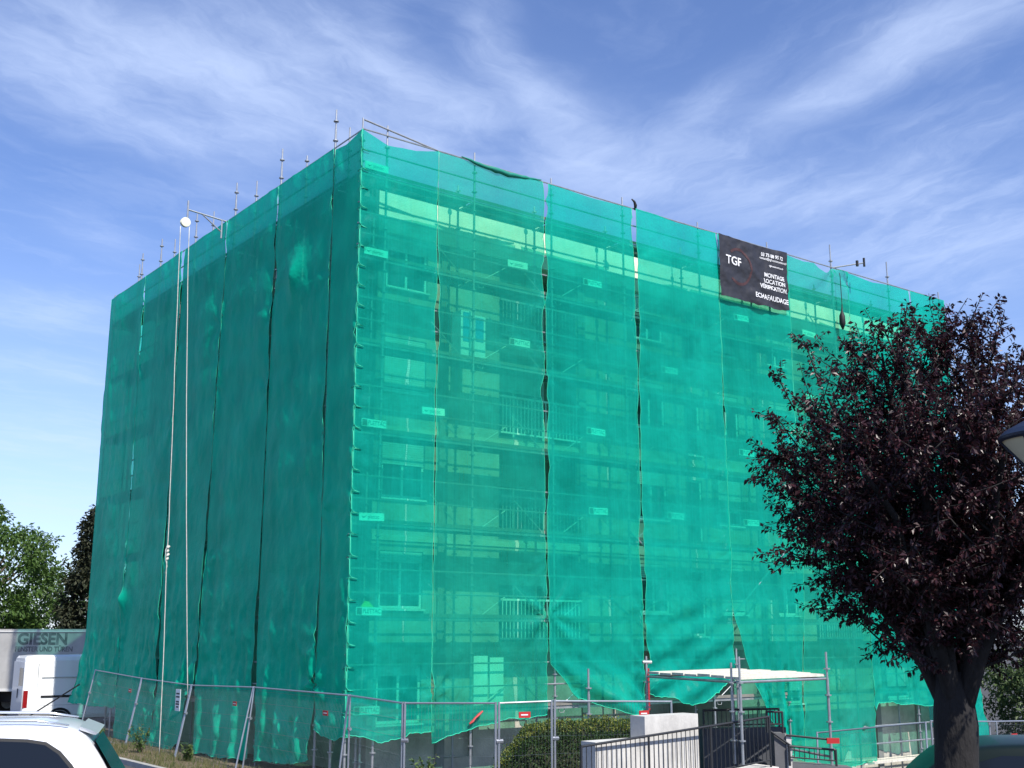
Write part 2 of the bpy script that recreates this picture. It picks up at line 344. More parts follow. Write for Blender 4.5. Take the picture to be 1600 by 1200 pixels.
for (xa,xb,za,zb,k) in logs:
    r=MB(); r.box(xa-.02,xb+.02,-.10,-.06,za+.98,za+1.03).box(xa-.02,xb+.02,-.10,-.06,za+.06,za+.10)
    x=xa+.04
    while x<xb: r.box(x,x+.022,-.09,-.068,za+.10,za+.98); x+=.115
    r.build('balcony_railing',M_white if k in (1,3) else M_galvd,bld)
    d=MB(); c=(xa+xb)/2; d.box(xa+.2,xa+.26,1.09,1.14,za+.05,zb-.15).box(xb-.3,xb-.24,1.09,1.14,za+.05,zb-.15).box(xa+.26,xb-.3,1.09,1.14,zb-.21,zb-.15).box(c-.03,c+.03,1.093,1.137,za+.05,zb-.21)
    f=d.build('balcony_door',M_white,bld)
    MB().quad((xa+.2,1.12,za+.05),(xb-.24,1.12,za+.05),(xb-.24,1.12,zb-.2),(xa+.2,1.12,zb-.2)).build('pane',M_glass,f)
    sm=MB(); z=zb-.22
    while z>zb-.2-.5: sm.box(xa+.27,xb-.31,1.06,1.08,z-.046,z); z-=.052
    sm.build('shutter',M_shut,f)
# left face windows (few, shaded)
for t0 in (3.2,8.0,12.2):
    for k,h in enumerate(FL):
        fm=MB().box(-.05,-.002,t0,t0+1.3,h-1.25,h).build('window',M_white,bld)
        MB().box(-.056,-.0505,t0+.07,t0+1.23,h-1.18,h-.07).build('pane',M_glass,fm)

# ------------------------------------------------------------------ scaffolding
LV=[1.43+2*k for k in range(7)]
RO=[0.0,.66,3.15,5.57,8.05,10.96,13.93,16.97,19.94,22.84]
RTOP=[14.71,14.70,14.68,14.61,14.68,14.61,14.64,15.2,15.22,14.7]
LO=[.71,1.41,4.31,7.15,9.99,12.84,14.55,17.1]
LTOP=[14.73,15.45,15.46,15.44,15.37,15.39,15.37,14.55]
def rosettes(m,p,z0,z1,r=.066):
    z=z0
    while z<z1: m.tube((p[0],p[1],z-.012),(p[0],p[1],z+.012),r,8); z+=.5
def standard(p,z0,z1):
    m=MB(); m.tube((p[0],p[1],z0),(p[0],p[1],z1-.5),.028,8); m.tube((p[0],p[1],z1-.5),(p[0],p[1],z1),.021,8); rosettes(m,p,z0+.4,z1-.12)
    return m
def scaffold(face):
    lab=('galvanised steel scaffolding with decks along the sunlit right side of the block' if face=='R' else 'galvanised steel scaffolding behind the shaded left side of the block, poles sticking up')
    root=thing('scaffolding',lab,'scaffolding',P(0,0,0),RZ,'scaffolds around the apartment block')
    O=RO if face=='R' else LO; T=RTOP if face=='R' else LTOP; mx=O[-1]
    def c(a,b,z): return (a,b,z) if face=='R' else (b,a,z)
    inn=.74
    for s,zt in zip(O,T):
        zb=gz(*P(*(c(s,0,0)[:2]))[:2])+.0 if s<17 or face=='L' else -1.45
        if face=='R' and s==0.0: 
            pass
        standard(c(s,0.035,0),zb+.25,zt).build('standard',M_galv,root)
        MB().tube(c(s,.035,zb),c(s,.035,zb+.3),.018,8).box(c(s,.035,0)[0]-.075,c(s,.035,0)[0]+.075,c(s,.035,0)[1]-.075,c(s,.035,0)[1]+.075,zb,zb+.01).build('base_jack',M_galvd,root)
    I=[s for s in O if s>.6]
    tops=(lambda i,s: 14.05) if face=='R' else (lambda i,s: 15.0)
    extra={1.41:14.1}
    inner=[(s,14.05) for s in I] if face=='R' else [(s,14.0) for s in I]+[(4.3,15.45),(7.4,15.75),(10.45,15.75),(13.6,15.75),(16.9,15.75)]
    for s,zt in inner:
        zb=gz(*P(*(c(s,inn,0)[:2]))[:2]); 
        if zt>15: zb=12.9
        standard(c(s,inn,0),zb,zt).build('standard',M_galv,root)
    # bays
    B=list(zip(O,O[1:])) if face=='R' else [(0.1,O[0])]+list(zip(O,O[1:]))
    for z in LV:
        for a,b in B:
            if b-a<.2: continue
            m=MB(); n=2; w=.31
            for k in range(n):
                y0=.06+k*(w+.015)
                p=c(a+.03,y0,0); q=c(b-.03,y0+w,0)
                m.box(min(p[0],q[0]),max(p[0],q[0]),min(p[1],q[1]),max(p[1],q[1]),z-.012,z)
                for e in (y0,y0+w-.02):
                    p=c(a+.03,e,0); q=c(b-.03,e+.02,0)
                    m.box(min(p[0],q[0]),max(p[0],q[0]),min(p[1],q[1]),max(p[1],q[1]),z-.07,z-.0125)
                x=a+.25
                while x<b-.1:   # ribs of the steel deck, seen from below
                    p=c(x,y0+.021,0); q=c(x+.03,y0+w-.021,0)
                    m.box(min(p[0],q[0]),max(p[0],q[0]),min(p[1],q[1]),max(p[1],q[1]),z-.03,z-.0125); x+=.16 if z>13 else .32
            m.build('deck',M_deck,root)
        for dz in (.5,1.0):
            m=MB(); m.tube(c(O[0] if face=='R' else .03,.0,z+dz),c(mx,.0,z+dz),.019,6)
            if z>13 and dz==1.0: pass
            m.build('guard_rail',M_galv,root)
        m=MB(); p=c(O[0]+.03,.035,0); q=c(mx,.05,0); m.box(min(p[0],q[0]),max(p[0],q[0]),min(p[1],q[1]),max(p[1],q[1]),z+.005,z+.08)
        m.build('toe_board',mat('toe_board_wood',(.22,.21,.18),.8,0,.3,3) if z==LV[0] else bpy.data.materials['toe_board_wood'],root)
        for s in I:
            MB().tube(c(s,.035,z-.06),c(s,inn,z-.06),.022,6).build('transom',M_galv,root)
    # V braces rising from each deck at the standards
    if True:
        for z in LV[:-1]:
            for i,s in enumerate(O[1:-1]):
                if s<1.5: continue
                m=MB()
                m.path([c(s+.12,.1,z+.03),c(s+.3,.1,z+.04),c(s+1.05,.1,z+.52)],.014,5)
                m.path([c(s-.12,.1,z+.03),c(s-.3,.1,z+.04),c(s-1.15,.1,z+.75)],.014,5)
                m.path([c(s+.12,.1,z-.02),c(s+.2,.1,z-.16),c(s+.32,.1,z-.16),c(s+.38,.1,z+.04)],.010,5)
                if face=='R' or i%2==0: m.build('brace',M_galvd,root)
    if face=='R':
        MB().tube((8.05,-.02,5.6),(11.2,-.02,3.5),.024,8).build('diagonal_tube',M_galv,root)
        MB().tube((11.75,-.03,3.6),(14.35,-.03,5.65),.024,8).build('diagonal_tube',M_galv,root)
        MB().tube((.02,0,14.66),(2.1,0,14.42),.022,8).build('top_rail',M_galv,root)
        # lower lift on the deeper right-hand end
        m=MB()
        for a,b in ((14.0,16.9),(17.05,19.9),(20.0,22.8)): m.box(a,b,.06,.70,-.62,-.57)
        m.build('lower_deck',M_paleo,root)
        MB().tube((14,0,-.05),(22.8,0,-.05),.024,6).tube((14,0,.45),(22.8,0,.45),.024,6).build('lower_rail',M_galv,root)
    return root
scR=scaffold('R'); scL=scaffold('L')

# ------------------------------------------------------------------ debris nets
RX_POLES=RO; LX_POLES=LO
def net(face,s0,s1,label,m_,bottom,seed,top=None,le=None,re=None,off=None,gapL=.03,gapR=.03,z_top=14.40,folds=(),group=None,res=.075,dimple=False):
    base={'R':P(s0,0,0),'L':P(0,s0,0),'E':P(23.02,s0,0),'B':P(s0,17.2,0)}[face]
    root=thing('debris_net',label,'safety net',base,RZ,group or ('green nets on the sunlit side' if face=='R' else 'green nets on the shaded side'))
    nu=max(8,int((s1-s0)/res)); nv=int(14.4/.09)
    if face in 'RL':
        rf=random.Random(seed*13); folds=list(folds)
        for k in range(8):
            z0_=1.45+2*k-.05+rf.uniform(-.3,.3)
            for e in (0,1):
                if rf.random()<.75: folds.append(((s0,s1)[e],z0_+rf.uniform(-.5,.5),rf.uniform(.015,.05),rf.uniform(.25,.6),rf.choice([5,6,7,8])))
            if rf.random()<.8: folds.append((lerp(s0,s1,rf.uniform(.15,.85)),z0_,rf.uniform(.01,.03),rf.uniform(.15,.45),rf.choice([4,5,6])))
    m=MB(); m.smooth=True; poles=RX_POLES if face in 'RE' else LX_POLES; edges={0:[],nu:[]}; bot=[]
    for j in range(nv+1):
        v=j/nv
        for i in range(nu+1):
            u=i/nu
            zt=z_top-(0 if top is None else pl(top,u)); zb=pl(bottom,u)
            zb+=.06*fbm(u*6+seed*3,seed*1.7)+.03*fbm(u*25,seed)
            z=zb+(zt-zb)*v
            gl=gapL*(.16+max(0,fbm(z*.8,seed*7.1,1.3)*.85))*min(1,abs(math.sin(math.pi*(z-1.4+.5*fbm(z*.4,seed*3))/1.6))**.35+.15)+.012*fbm(z*2.2,seed)
            gr=gapR*(.16+max(0,fbm(z*.8,(seed+1)*7.1,4.3)*.85))*min(1,abs(math.sin(math.pi*(z-1.4+.5*fbm(z*.4,seed*3+3))/1.6))**.35+.15)+.012*fbm(z*2.2,seed+9)
            a=(s0 if le is None else le(z))+gl; b=(s1 if re is None else re(z))-gr
            s=a+(b-a)*u
            low=sstep(4.5,1.0,z)
            d=.035+.05*(fbm(s*.5+seed,z*.35,2)+.3)+(.012+.035*low)*fbm(s*3.1,z*2.0,seed)
            d+=(.006+.02*low)*fbm(s*9,z*4.5,seed+4)
            if z<6:
                q=abs(fbm(s*2.6+.25*z+.5*fbm(s*.7,z*.5,seed),z*.12,seed+8,3)); q2=abs(fbm(s*1.5-z*1.1,z*.8+s*.4,seed+18,3))
                d+=sstep(6,1.5,z)*(.034*max(0,1-q/.13)**2+.03*max(0,1-q2/.10)**2)
            # hangs between guard rails: soft horizontal swags
            d+=.018*abs(math.sin(math.pi*(z-1.43)/1.0))
            near=min(abs(s-p) for p in poles); d-=.03*math.exp(-(near/.25)**2)
            d=max(d,.03) if off is None else d
            if off: d+=off(s,z,u)
            for (fs,fz,amp,rad,nf) in folds:
                dx,dz=s-fs,z-fz; r=math.hypot(dx,dz*.8)
                if r<rad*3:
                    th=math.atan2(dz,dx); d+=amp*math.exp(-(r/rad)**1.3)*(1 if nf==0 else (.35+.65*math.cos(nf*th+2*fbm(th,fs))) )
            if dimple:
                for p in poles:
                    if abs(s-p)<.25:
                        fz=((z+.2)/.5)%1.0*.5-.25; d+=.045*(.4+.6*low)*math.exp(-((s-p)/.07)**2-(fz/.05)**2)
            if abs(d)<.06 and d>-.1: d=max(d,.045)
            x,y=(s-s0,-d) if face=='R' else ((-d,s-s0) if face=='L' else ((d,s-s0) if face=='E' else (s-s0,d)))
            m.v.append((x,y,z))
            if i in edges: edges[i].append((x,y,z))
            if j==0: bot.append((x,y,z))
    n=nu+1
    for j in range(nv):
        for i in range(nu): m.f.append((j*n+i,j*n+i+1,(j+1)*n+i+1,(j+1)*n+i))
    m.build('mesh_sheet',m_,root)
    hm=MB()
    for i in (0,nu): hm.path(edges[i][::2],.008,4)
    hm.path(bot,.012,4); hm.smooth=True
    hm.build('hem',M_hem,root)
    return root
LACE=[]
for i in range(29):
    z=1.0+i*.46; LACE+=[(-.066,.09,z-.012),(-.078,-.02,z),(-.03,-.088,z+.004),(.12,-.075,z-.012),(-.03,-.090,z+.018),(-.075,-.075,z+.08),(-.075,-.075,z+.38)]
K=lambda *p:(lambda z:pl(list(p),z))
n1=net('R',0.0,2.04,'first green net right of the building corner, over the corner bay',M_net,[(0,1.05),(.3,.93),(.5,.88),(.8,1.0),(1,1.02)],1,top=[(0,0),(.33,.23),(.7,.17),(1,.01)],gapL=0,gapR=.10,le=lambda z:-.055,
    off=lambda s,z,u:.05*math.exp(-((s+.05)/.12)**2)*(abs(math.sin(math.pi*(z-.2)/.46))-.5)+.02*math.exp(-(s/.3)**2)*math.cos(2*math.pi*(z-.2)/.46),folds=((2.1,1.85,.06,.5,5),))
lm=MB(); lm.smooth=True; lm.path(LACE,.010,5); lm.build('lacing',M_hem,n1)
net('R',2.04,5.26,'thin beige-green net second from the building corner, red spray mark near its hem',M_netb,[(0,.78),(.3,1.0),(.66,1.2),(1,1.22)],2,top=[(0,.02),(.3,.02),(.6,.06),(1,0)],gapL=.10,gapR=.22,folds=((2.1,1.85,.09,.6,6),(5.25,3.53,.12,.7,7)))
net('R',5.26,8.39,'green net whose hem sags in a deep V above the hedge',M_net,[(0,1.6),(.2,1.40),(.45,1.20),(.68,1.12),(.8,1.30),(1,1.10)],3,top=[(0,0),(.5,.04),(1,.0)],
    le=K((1.0,6.5),(1.5,6.15),(2.42,5.30),(3.5,5.27)),off=lambda s,z,u:(.75*math.sin(math.pi*u)**1.2*sstep(2.8,1.0,z)+.07*math.sin((s*.9+z*1.3)*7)*sstep(3.0,1.2,z)),gapL=.22,gapR=.14,folds=((5.29,3.53,.14,.9,8),(8.36,2.3,.10,.6,7)))
net('R',8.39,11.62,'green net tucked inward and bunched behind the scaffold canopy',M_netd,[(0,1.65),(.45,1.30),(.8,1.6),(1,2.0)],4,top=[(0,0),(.5,.05),(1,0)],
    off=lambda s,z,u:(.05+.22*math.sin(math.pi*min(1,u*1.05))**.8*sstep(2.6,1.3,z)+.05*math.sin((s*.4-z)*9)*sstep(4.2,2.0,z)+-.05*math.exp(-((z-3.45-.22*(s-9.8))/.22)**2)*math.sin(math.pi*u)),gapL=.14,gapR=.10)
net('R',11.62,14.70,'green net behind the black banner, splitting open at its lower left',M_net,[(0,1.07),(.25,.5),(.6,-.1),(1,-.3)],5,top=[(0,0),(.5,.03),(1,0)],
    le=K((.5,13.0),(1.07,12.74),(3.6,11.65),(4.5,11.63)),re=K((-.5,14.2),(3.5,14.6),(6,14.70)),off=lambda s,z,u:.13*math.sin(s*8.5+z*.5)*sstep(4.0,1.2,z),gapL=.10,gapR=.05)
net('R',14.70,17.62,'thin green net left of the plum tree, reaching down to the ground',M_netb,[(0,-.3),(.5,-.62),(1,-.52)],6,top=[(0,.02),(.25,.08),(.45,.02),(.62,.28),(.75,.03),(1,.02)],le=K((-.5,14.25),(3.5,14.62),(6,14.72)),
    off=lambda s,z,u:.08*math.sin(s*3.2)*sstep(3,0,z),gapL=.05,gapR=.05,folds=((16.9,14.3,.14,1.0,7),))
net('R',17.62,20.97,'green net largely behind the purple tree, its hem curving high above ground',M_net,[(0,.9),(.06,1.12),(.4,1.05),(1,.9)],7,top=[(0,.02),(.4,.10),(.7,.02),(1,.02)],gapL=.05,gapR=.12,folds=((20.9,2.0,.12,.9,6),))
net('R',20.97,23.0,'outermost green net on the far right end, flaring at the foot',M_netd,[(0,.2),(.5,-.2),(1,-.15)],8,top=[(0,.02),(1,-.02)],re=K((-.2,23.6),(.6,23.35),(3,23.02)),gapL=.12,gapR=0)
net('E',0.0,3.1,'green net closing the far right end of the scaffold',M_net,[(0,.2),(1,0)],9,gapL=0,gapR=.05,res=.15,group='green nets on the hidden sides')
net('E',3.1,15.5,'long green net along the hidden far right side',M_net,[(0,.2),(1,0)],19,gapL=0,gapR=.05,res=.5,group='green nets on the hidden sides')
LN=dict(dimple=True)
net('L',0.0,1.27,'narrow shaded green net immediately left of the building corner',M_netl,[(0,1.03),(.5,.9),(1,1.1)],11,top=[(0,0),(.6,.12),(1,.06)],gapL=0,gapR=.10,le=lambda z:-.055,
    off=lambda s,z,u:.05*math.exp(-((s+.05)/.12)**2)*(abs(math.sin(math.pi*(z-.2)/.46))-.5),folds=((1.27,2.0,.14,.45,5),),**LN)
net('L',1.27,4.32,'shaded green net with a pointed bulge near its top',M_netl,[(0,.45),(.3,.3),(1,.2)],12,gapL=.10,gapR=.16,le=K((.3,1.5),(2,1.3),(4,1.28)),folds=((2.99,11.6,.26,.40,0),(1.3,2.0,.14,.6,6)),off=lambda s,z,u:.10*math.sin(s*7+fbm(s,z)*2)*sstep(2.2,.8,z),**LN)
net('L',4.32,7.50,'shaded green net just right of the hoist ropes',M_netl,[(0,.22),(.5,.12),(1,.15)],13,gapL=.16,gapR=.07,le=K((1,4.5),(3.5,4.4),(12,4.28)),re=K((1,7.85),(4,7.72),(12,7.45)),off=lambda s,z,u:.09*math.sin(s*6+1)*sstep(2.0,.7,z),**LN)
net('L',7.50,10.65,'shaded green net behind the hoist ropes, lower corner torn loose',M_netl,[(0,1.8),(.12,1.5),(.24,1.35),(.30,.4),(.5,.1),(1,.0)],14,gapL=.07,gapR=.14,le=K((1,7.95),(4,7.8),(12,7.5)),folds=((8.6,1.7,.16,.5,5),),off=lambda s,z,u:.08*math.sin(s*6+z*2)*sstep(2.4,1,z),**LN)
net('L',10.65,13.88,'shaded green net left of the ropes with a pulled-out flap at mid height',M_netl,[(0,.02),(1,.05)],15,gapL=.14,gapR=.12,folds=((13.8,4.12,.17,.20,0),),off=lambda s,z,u:.07*fbm(s*2,z*3)*sstep(3.0,1,z),**LN)
net('L',13.88,17.2,'outermost shaded green net on the far left, pulled outwards at the foot',M_netl,[(0,.95),(.5,.9),(1,.9)],16,gapL=.12,gapR=0,re=K((.8,18.5),(1.9,17.6),(3.0,17.2)),off=lambda s,z,u:.10*fbm(s*2.2,z*2.2,3)*sstep(3.5,1,z),**LN)
net('B',0.1,6.0,'green net on the hidden rear behind the far left corner',M_net,[(0,1.0),(1,.9)],17,gapL=0,gapR=0,res=.3,group='green nets on the hidden sides')
# rolled dark edge at the top of the second net
m=MB(); m.smooth=True
m.path([(2.7+i*.13,-.06-.02*fbm(i*.3,1),14.43-.10*math.sin(math.pi*i/19)+.03*fbm(i*.5,3)) for i in range(20)],[.015+.05*math.sin(math.pi*min(1,i/19))*(1+.5*fbm(i*.7,9)) for i in range(20)],8)
o=m.build('rolled_net',mat('dark_rolled_net',(.005,.20,.14),.6),loc=P(0,0,0),rz=RZ); tag(o,'dark roll of spare netting tied along the top rail','rolled net')
# red spray mark
m=MB(); m.path([(3.0,-.14,1.14),(3.08,-.15,1.19),(3.15,-.15,1.26),(3.26,-.14,1.33),(3.35,-.15,1.40)],[.02,.032,.024,.034,.02],5)
tag(m.build('strap',M_red,loc=P(0,0,0),rz=RZ),'short bright red strip hanging aslant on the second net','strip')

# ------------------------------------------------------------------ small company boards seen through the nets
SG=[(.36,13.57,1,'top of the column beside the corner'),(.40,11.52,1,'second from the top beside the corner'),(.46,7.59,0,'fourth from the top beside the corner'),(.46,5.54,1,'third from the bottom beside the corner'),(.45,3.54,0,'second from the bottom beside the corner, yellow tag above'),(.46,1.51,0,'lowest one beside the corner, behind the fence'),
 (4.44,12.03,1,'highest one behind the thin second net'),(4.5,10.04,0,'lower one behind the thin second net'),(2.01,8.04,1,'crossing the slit between first and second net'),(6.89,12.01,0,'highest behind the third net'),(9.61,10.06,0,'highest behind the fourth net'),
 (6.93,8.09,0,'middle one behind the third net'),(6.97,6.08,0,'lowest behind the third net'),(9.68,6.13,0,'lower one behind the fourth net'),(12.63,6.12,0,'lowest one behind the fifth net'),(12.57,8.08,0,'middle one behind the fifth net'),(12.58,12.03,0,'just below the black banner'),
 (15.54,10.04,1,'upper edge of the plum tree, fainter'),(15.62,12.04,1,'right of the black banner, faint')]
for s,z,kd,w in SG:
    random.seed(int(s*100+z*10)); rt=thing('company_sign','small %s board, %s'%('white and brown lettered' if kd==0 else 'white arrow lettered',w),'sign',P(s,-.022,z),RZ,'small boards tied to the guard rails'); rt.rotation_euler=(random.uniform(-.05,.05),random.uniform(-.05,.05),RZ)
    MB().box(-.31,.31,-.006,.006,-.085,.085).build('board',M_sign,rt)
    if kd==0:
        MB().box(-.295,-.17,-.010,-.0065,-.07,.07).box(-.27,-.2,-.013,-.0105,.0,.03).build('emblem',M_brown,rt)
        text('lettering','PLETTAC',.135,M_teal,rt,(-.15,-.0068,0),(math.pi/2,0,0),ext=.001,sx=.80,bold=.002)
    else:
        MB().prism([(-.25,.02),(-.20,-.03),(-.12,.03),(-.19,.0)],-.010,-.0065).build('emblem',M_teal,rt)
        text('lettering','plettac',.125,M_teal,rt,(-.10,-.0068,0),(math.pi/2,0,0),ext=.001,sx=.85)
    if w.endswith('above'): MB().prism([(-.2,.09),(.12,.09),(0,.2),(-.1,.22)],-.004,.004).build('yellow_tag',mat('yellow_tag',(.6,.6,.05),.6),rt)

M_blue=mat('blue_wrap',(.03,.30,.62),.4,0,.2); M_pwrap=mat('pale_wrap',(.72,.80,.82),.45,0,.2)
for (s_,z_,h_,lab) in ((3.25,9.43,1.22,'blue and white wrapped bundle standing on the fifth deck behind the thin second net'),(14.75,7.43,1.5,'pale blue wrapped bundle standing on the deck right of the fifth net')):
    b_=thing('wrapped_bundle',lab,'bundle',P(s_,.38,z_),RZ,'wrapped bundles on the decks')
    MB().box(-.36,-.05,-.2,.2,.02,h_).build('wrap',M_pwrap,b_); MB().box(.0,.36,-.2,.2,.02,h_*.94).build('wrap',M_pwrap,b_)
    MB().box(-.30,-.12,-.21,-.201,h_*.38,h_*.97).build('blue_label',M_blue,b_); MB().box(.06,.30,-.21,-.201,h_*.42,h_*.9).build('blue_label',M_blue,b_)
ws=thing('window_sash','pale double window sash leaning behind the second net near its foot','window sash',P(3.75,.2,1.47),RZ)
MB().box(-.42,-.03,-.02,.02,0,1.12).build('sash',M_white,ws); MB().box(.03,.42,-.02,.02,0,1.08).build('sash',M_white,ws)
# ------------------------------------------------------------------ banner
bw,bh=2.96,1.84
bn=thing('banner','large black scaffolding company banner with white lettering near the roof edge','banner',P(11.57,-.20,12.52),RZ)
def bd(x,z):
    return .05*fbm(x*.9,z*1.1,5)+.022*math.sin((x*1.3+z*2.6)*3.5+2*fbm(x,z))*(1-z/bh)+.012*fbm(x*5,z*5,8)
m=MB(); m.smooth=True; nx,nz=90,56
for j in range(nz+1):
    for i in range(nx+1):
        x=bw*i/nx; z=bh*j/nz; z2=z-.03*math.sin(math.pi*x/bw)*(1 if j<nz/2 else 1)+(.06*fbm(x*1.5,2.2) if j<6 else 0)*(1-j/6)
        m.v.append((x,-bd(x,z),z2))
for j in range(nz):
    for i in range(nx): a=j*(nx+1)+i; m.f.append((a,a+1,a+nx+2,a+nx+1))
m.build('sheet',M_banner,bn)
def btext(body,x,z,size,al='LEFT',sx=1,bold=.004,mt=M_wprint):
    text('lettering',body,size,mt,bn,(x,-.012,z-.02),(math.pi/2,0,0),al,.002,sx,fn=lambda a,b:bd(x+a,z+b),bold=bold)
btext('TGF',.25,1.12,.36,bold=.006)
btext('03 75 88 95 72',2.74,1.60,.15,'RIGHT',1.0)
btext('contact@tgf-constructions.fr',2.92,1.48,.105,'RIGHT',.95,.001)
btext('tgfconstructions.fr',2.76,1.29,.085,'RIGHT',1.0,.001)
btext('MONTAGE',2.78,.97,.18,'RIGHT'); btext('LOCATION',2.80,.79,.18,'RIGHT'); btext('VÉRIFICATION.',2.90,.60,.18,'RIGHT'); btext('ECHAFAUDAGE',2.94,.28,.21,'RIGHT')
m=MB()
for i in range(60):
    a0=2*math.pi*i/60; a1=2*math.pi*(i+1)/60
    if math.pi*.72<a0<math.pi*1.25: continue
    pts=[]
    for a,r in ((a0,.46),(a1,.46),(a1,.54),(a0,.54)):
        x=.82+r*math.cos(a); z=.98+r*1.05*math.sin(a); pts.append((x,-bd(x,z)-.006,z))
    m.quad(*pts)
m.build('ring_print',M_redd,bn)

# ------------------------------------------------------------------ hoist with pulley and ropes (left face), second bracket on right face
hh=thing('rope_hoist','steel tube bracket arm with a pale pulley reaching out over the left nets','hoist',P(0,7.63,14.4),RZ)
MB().tube((.5,.0,-.02),(-1.15,0,.12),.024,8).tube((-1.15,0,-.12),(-1.15,0,.38),.028,8).tube((-.72,0,.07),(-.15,0,-.32),.02,8).tube((-.15,.0,-.5),(-.15,0,.05),.024,8).build('arm',M_galv,hh)
pm=MB(); 
for y0,y1,r in ((-.045,-.03,.135),(-.03,.03,.10),(.03,.045,.135)): pm.tube((-1.2,y0,-.26),(-1.2,y1,-.26),r,20)
pm.tube((-1.17,0,-.26),(-1.15,0,.02),.015,6)
pm.build('pulley',mat('pale_pulley',(.70,.69,.55),.6,0,.2),hh)
m=MB(); m.smooth=True
m.path([(lerp(-1.33,-1.0,(i/60))+.02*fbm(i*.13,3)*math.sin(math.pi*i/60),.03*fbm(i*.11,7),14.0-13.85*i/60) for i in range(61)],.0115,6)
for k in range(4): m.tube((-1.13,.0,4.95+k*.10),(-1.09+.02*(k%2),.03,5.01+k*.10),.032,7)
m.path([(-1.12,0,5.35),(-1.16,.03,5.2),(-1.15,.0,4.95),(-1.10,.02,4.8),(-1.14,.0,4.6)],.012,5)
tag(m.build('hoist_rope',M_rope,loc=P(0,7.63,0),rz=RZ),'white rope with a frayed knot, the left one of the two hanging from the pulley','rope','hoist ropes')
m=MB(); m.smooth=True; m.path([(lerp(-1.08,-.45,(i/30)**1.3),lerp(0,-.25,i/30)+.02*fbm(i*.2,1),lerp(14.05,1.5,i/30)) for i in range(31)],.0115,6)
tag(m.build('hoist_rope',M_rope,loc=P(0,7.63,0),rz=RZ),'smooth white rope, the right one of the two, running down to the torn net corner','rope','hoist ropes')
h2=thing('hoist_bracket','small dark tube bracket with clamp jutting out right of the banner','hoist',P(17.0,0,14.45),RZ)
MB().tube((.05,.05,.0),(.75,-.65,.12),.022,8).build('arm',M_galvd,h2)
MB().tube((.75,-.65,.0),(.75,-.65,.28),.035,8).tube((.60,-.5,.02),(.60,-.5,.2),.045,8).build('clamp',M_blackm,h2)
m=MB(); m.smooth=True; m.path([(0,0,.1),(0.02,0,0),(.03,0,-.9),(.01,0,-1.15),(0,0,-1.3),(0,0,-1.55),(0,0,-1.75)],[.01,.012,.012,.03,.09,.10,.02],7)
tag(m.build('tool_bag',M_blackm,loc=P(17.0,-.25,14.1),rz=RZ),'slim black bag on a cord, dangling below the bracket right of the banner','bag')
m=MB(); m.smooth=True; m.path([(0,0,0),(.0,-.02,.13),(-.05,-.03,.22),(-.16,-.05,.26)],[.035,.05,.035,.02],6)
tag(m.build('plastic_rag',M_blackm,loc=P(8.45,-.05,14.38),rz=RZ),'scrap of black plastic knotted on the top rail','rag')

# ------------------------------------------------------------------ site fence
M_wire=mat('fence_wire',(.22,.24,.27),.5,.5)
M_fpost=mat('fence_galvanised',(.42,.44,.48),.4,.7,.2,5)
def ratio(px,y):  # not used for placement at render time
    return px
def fence_panel(a,b,za,zb,lean,label,tagpos=None,hgt=2.0):
    a=Vector((a[0],a[1],0)); b=Vector((b[0],b[1],0)); d=b-a; ln=d.length; q=d.normalized(); rz=math.atan2(q.y,q.x)
    base=a.copy(); base.z=za-hgt
    rt=thing('fence_panel',label,'fence panel',tuple(base),rz,'wire mesh site fence panels')
    sh=(zb-za)/ln
    def c(x,z,o=0):
        return (x,lean*z/hgt+o-lean,z+sh*x)
    m=MB(); r=.021
    m.tube(c(.03,0),c(.03,hgt),r,8); m.tube(c(ln-.03,0),c(ln-.03,hgt),r,8); m.tube(c(.03,hgt-.02),c(ln-.03,hgt-.02),r*.8,8); m.tube(c(.03,.15),c(ln-.03,.15),r*.8,8)
    m.tube(c(-.02,1.3),c(.10,1.3),.035,6)
    m.build('frame',M_fpost,rt)
    w=MB(); x=.09
    while x<ln-.05: w.tube(c(x,.15,.0),c(x,hgt-.02,.0),.0010,3,cap=False); x+=.062
    for z in (.45,.75,1.05,1.35,1.65,1.9): w.tube(c(.03,z,.004),c(ln-.03,z,.004),.0022,3,cap=False)
    w.build('wire_mesh',M_wire,rt)
    MB().box(-.3,.3,-lean-.12,-lean+.12,-.02,.13).build('concrete_foot',M_conc,rt)
    if tagpos:
        x,z=tagpos; p=c(x,z); t=MB().box(p[0]-.11,p[0]+.11,p[1]-.02,p[1]-.012,p[2]-.05,p[2]+.05).build('red_tag',M_red,rt)
        MB().box(p[0]-.07,p[0]+.06,p[1]-.024,p[1]-.0205,p[2]-.010,p[2]+.010).build('tag_print',M_wprint,t)
F0=Vector((-3.2,23.6)); fd=Vector((-.584,.812))
fp=[F0+fd*k for k in (0,4.62,8.5,12.36,16.8)]
labs=['fence panel left of the building corner post','second fence panel left of the corner, below the ropes','third fence panel left of the corner with the white notice','fourth fence panel left of the corner, beside the white van']
zt=[1.92,1.86,1.9,1.93,1.85]
zt=[3-.0465*23.6, 3-.0400*27.35, 3-.0385*30.5, 3-.0330*33.6, 3-.0262*37.24]
tg=[(3.9,1.68),(3.4,1.62),(3.3,1.62),(3.2,1.60)]
for i in range(4):
    a,b=fp[i+1],fp[i]; fence_panel(a,b,zt[i+1],zt[i],.38 if i else .22,labs[i],tagpos=((b-a).length-[.9,.85,.75,.7][i],1.6))
rp=[(-3.2,23.6,zt[0]),(-1.9,21.0,1.895),(-.25,20.6,1.915),(.72,21.0,1.93),(2.97,22.2,1.86)]
rl=['short fence panel right of the building corner post','fence panel in front of the bare basement wall','narrow fence panel at the left end of the hedge','fence panel standing in front of the hedge']
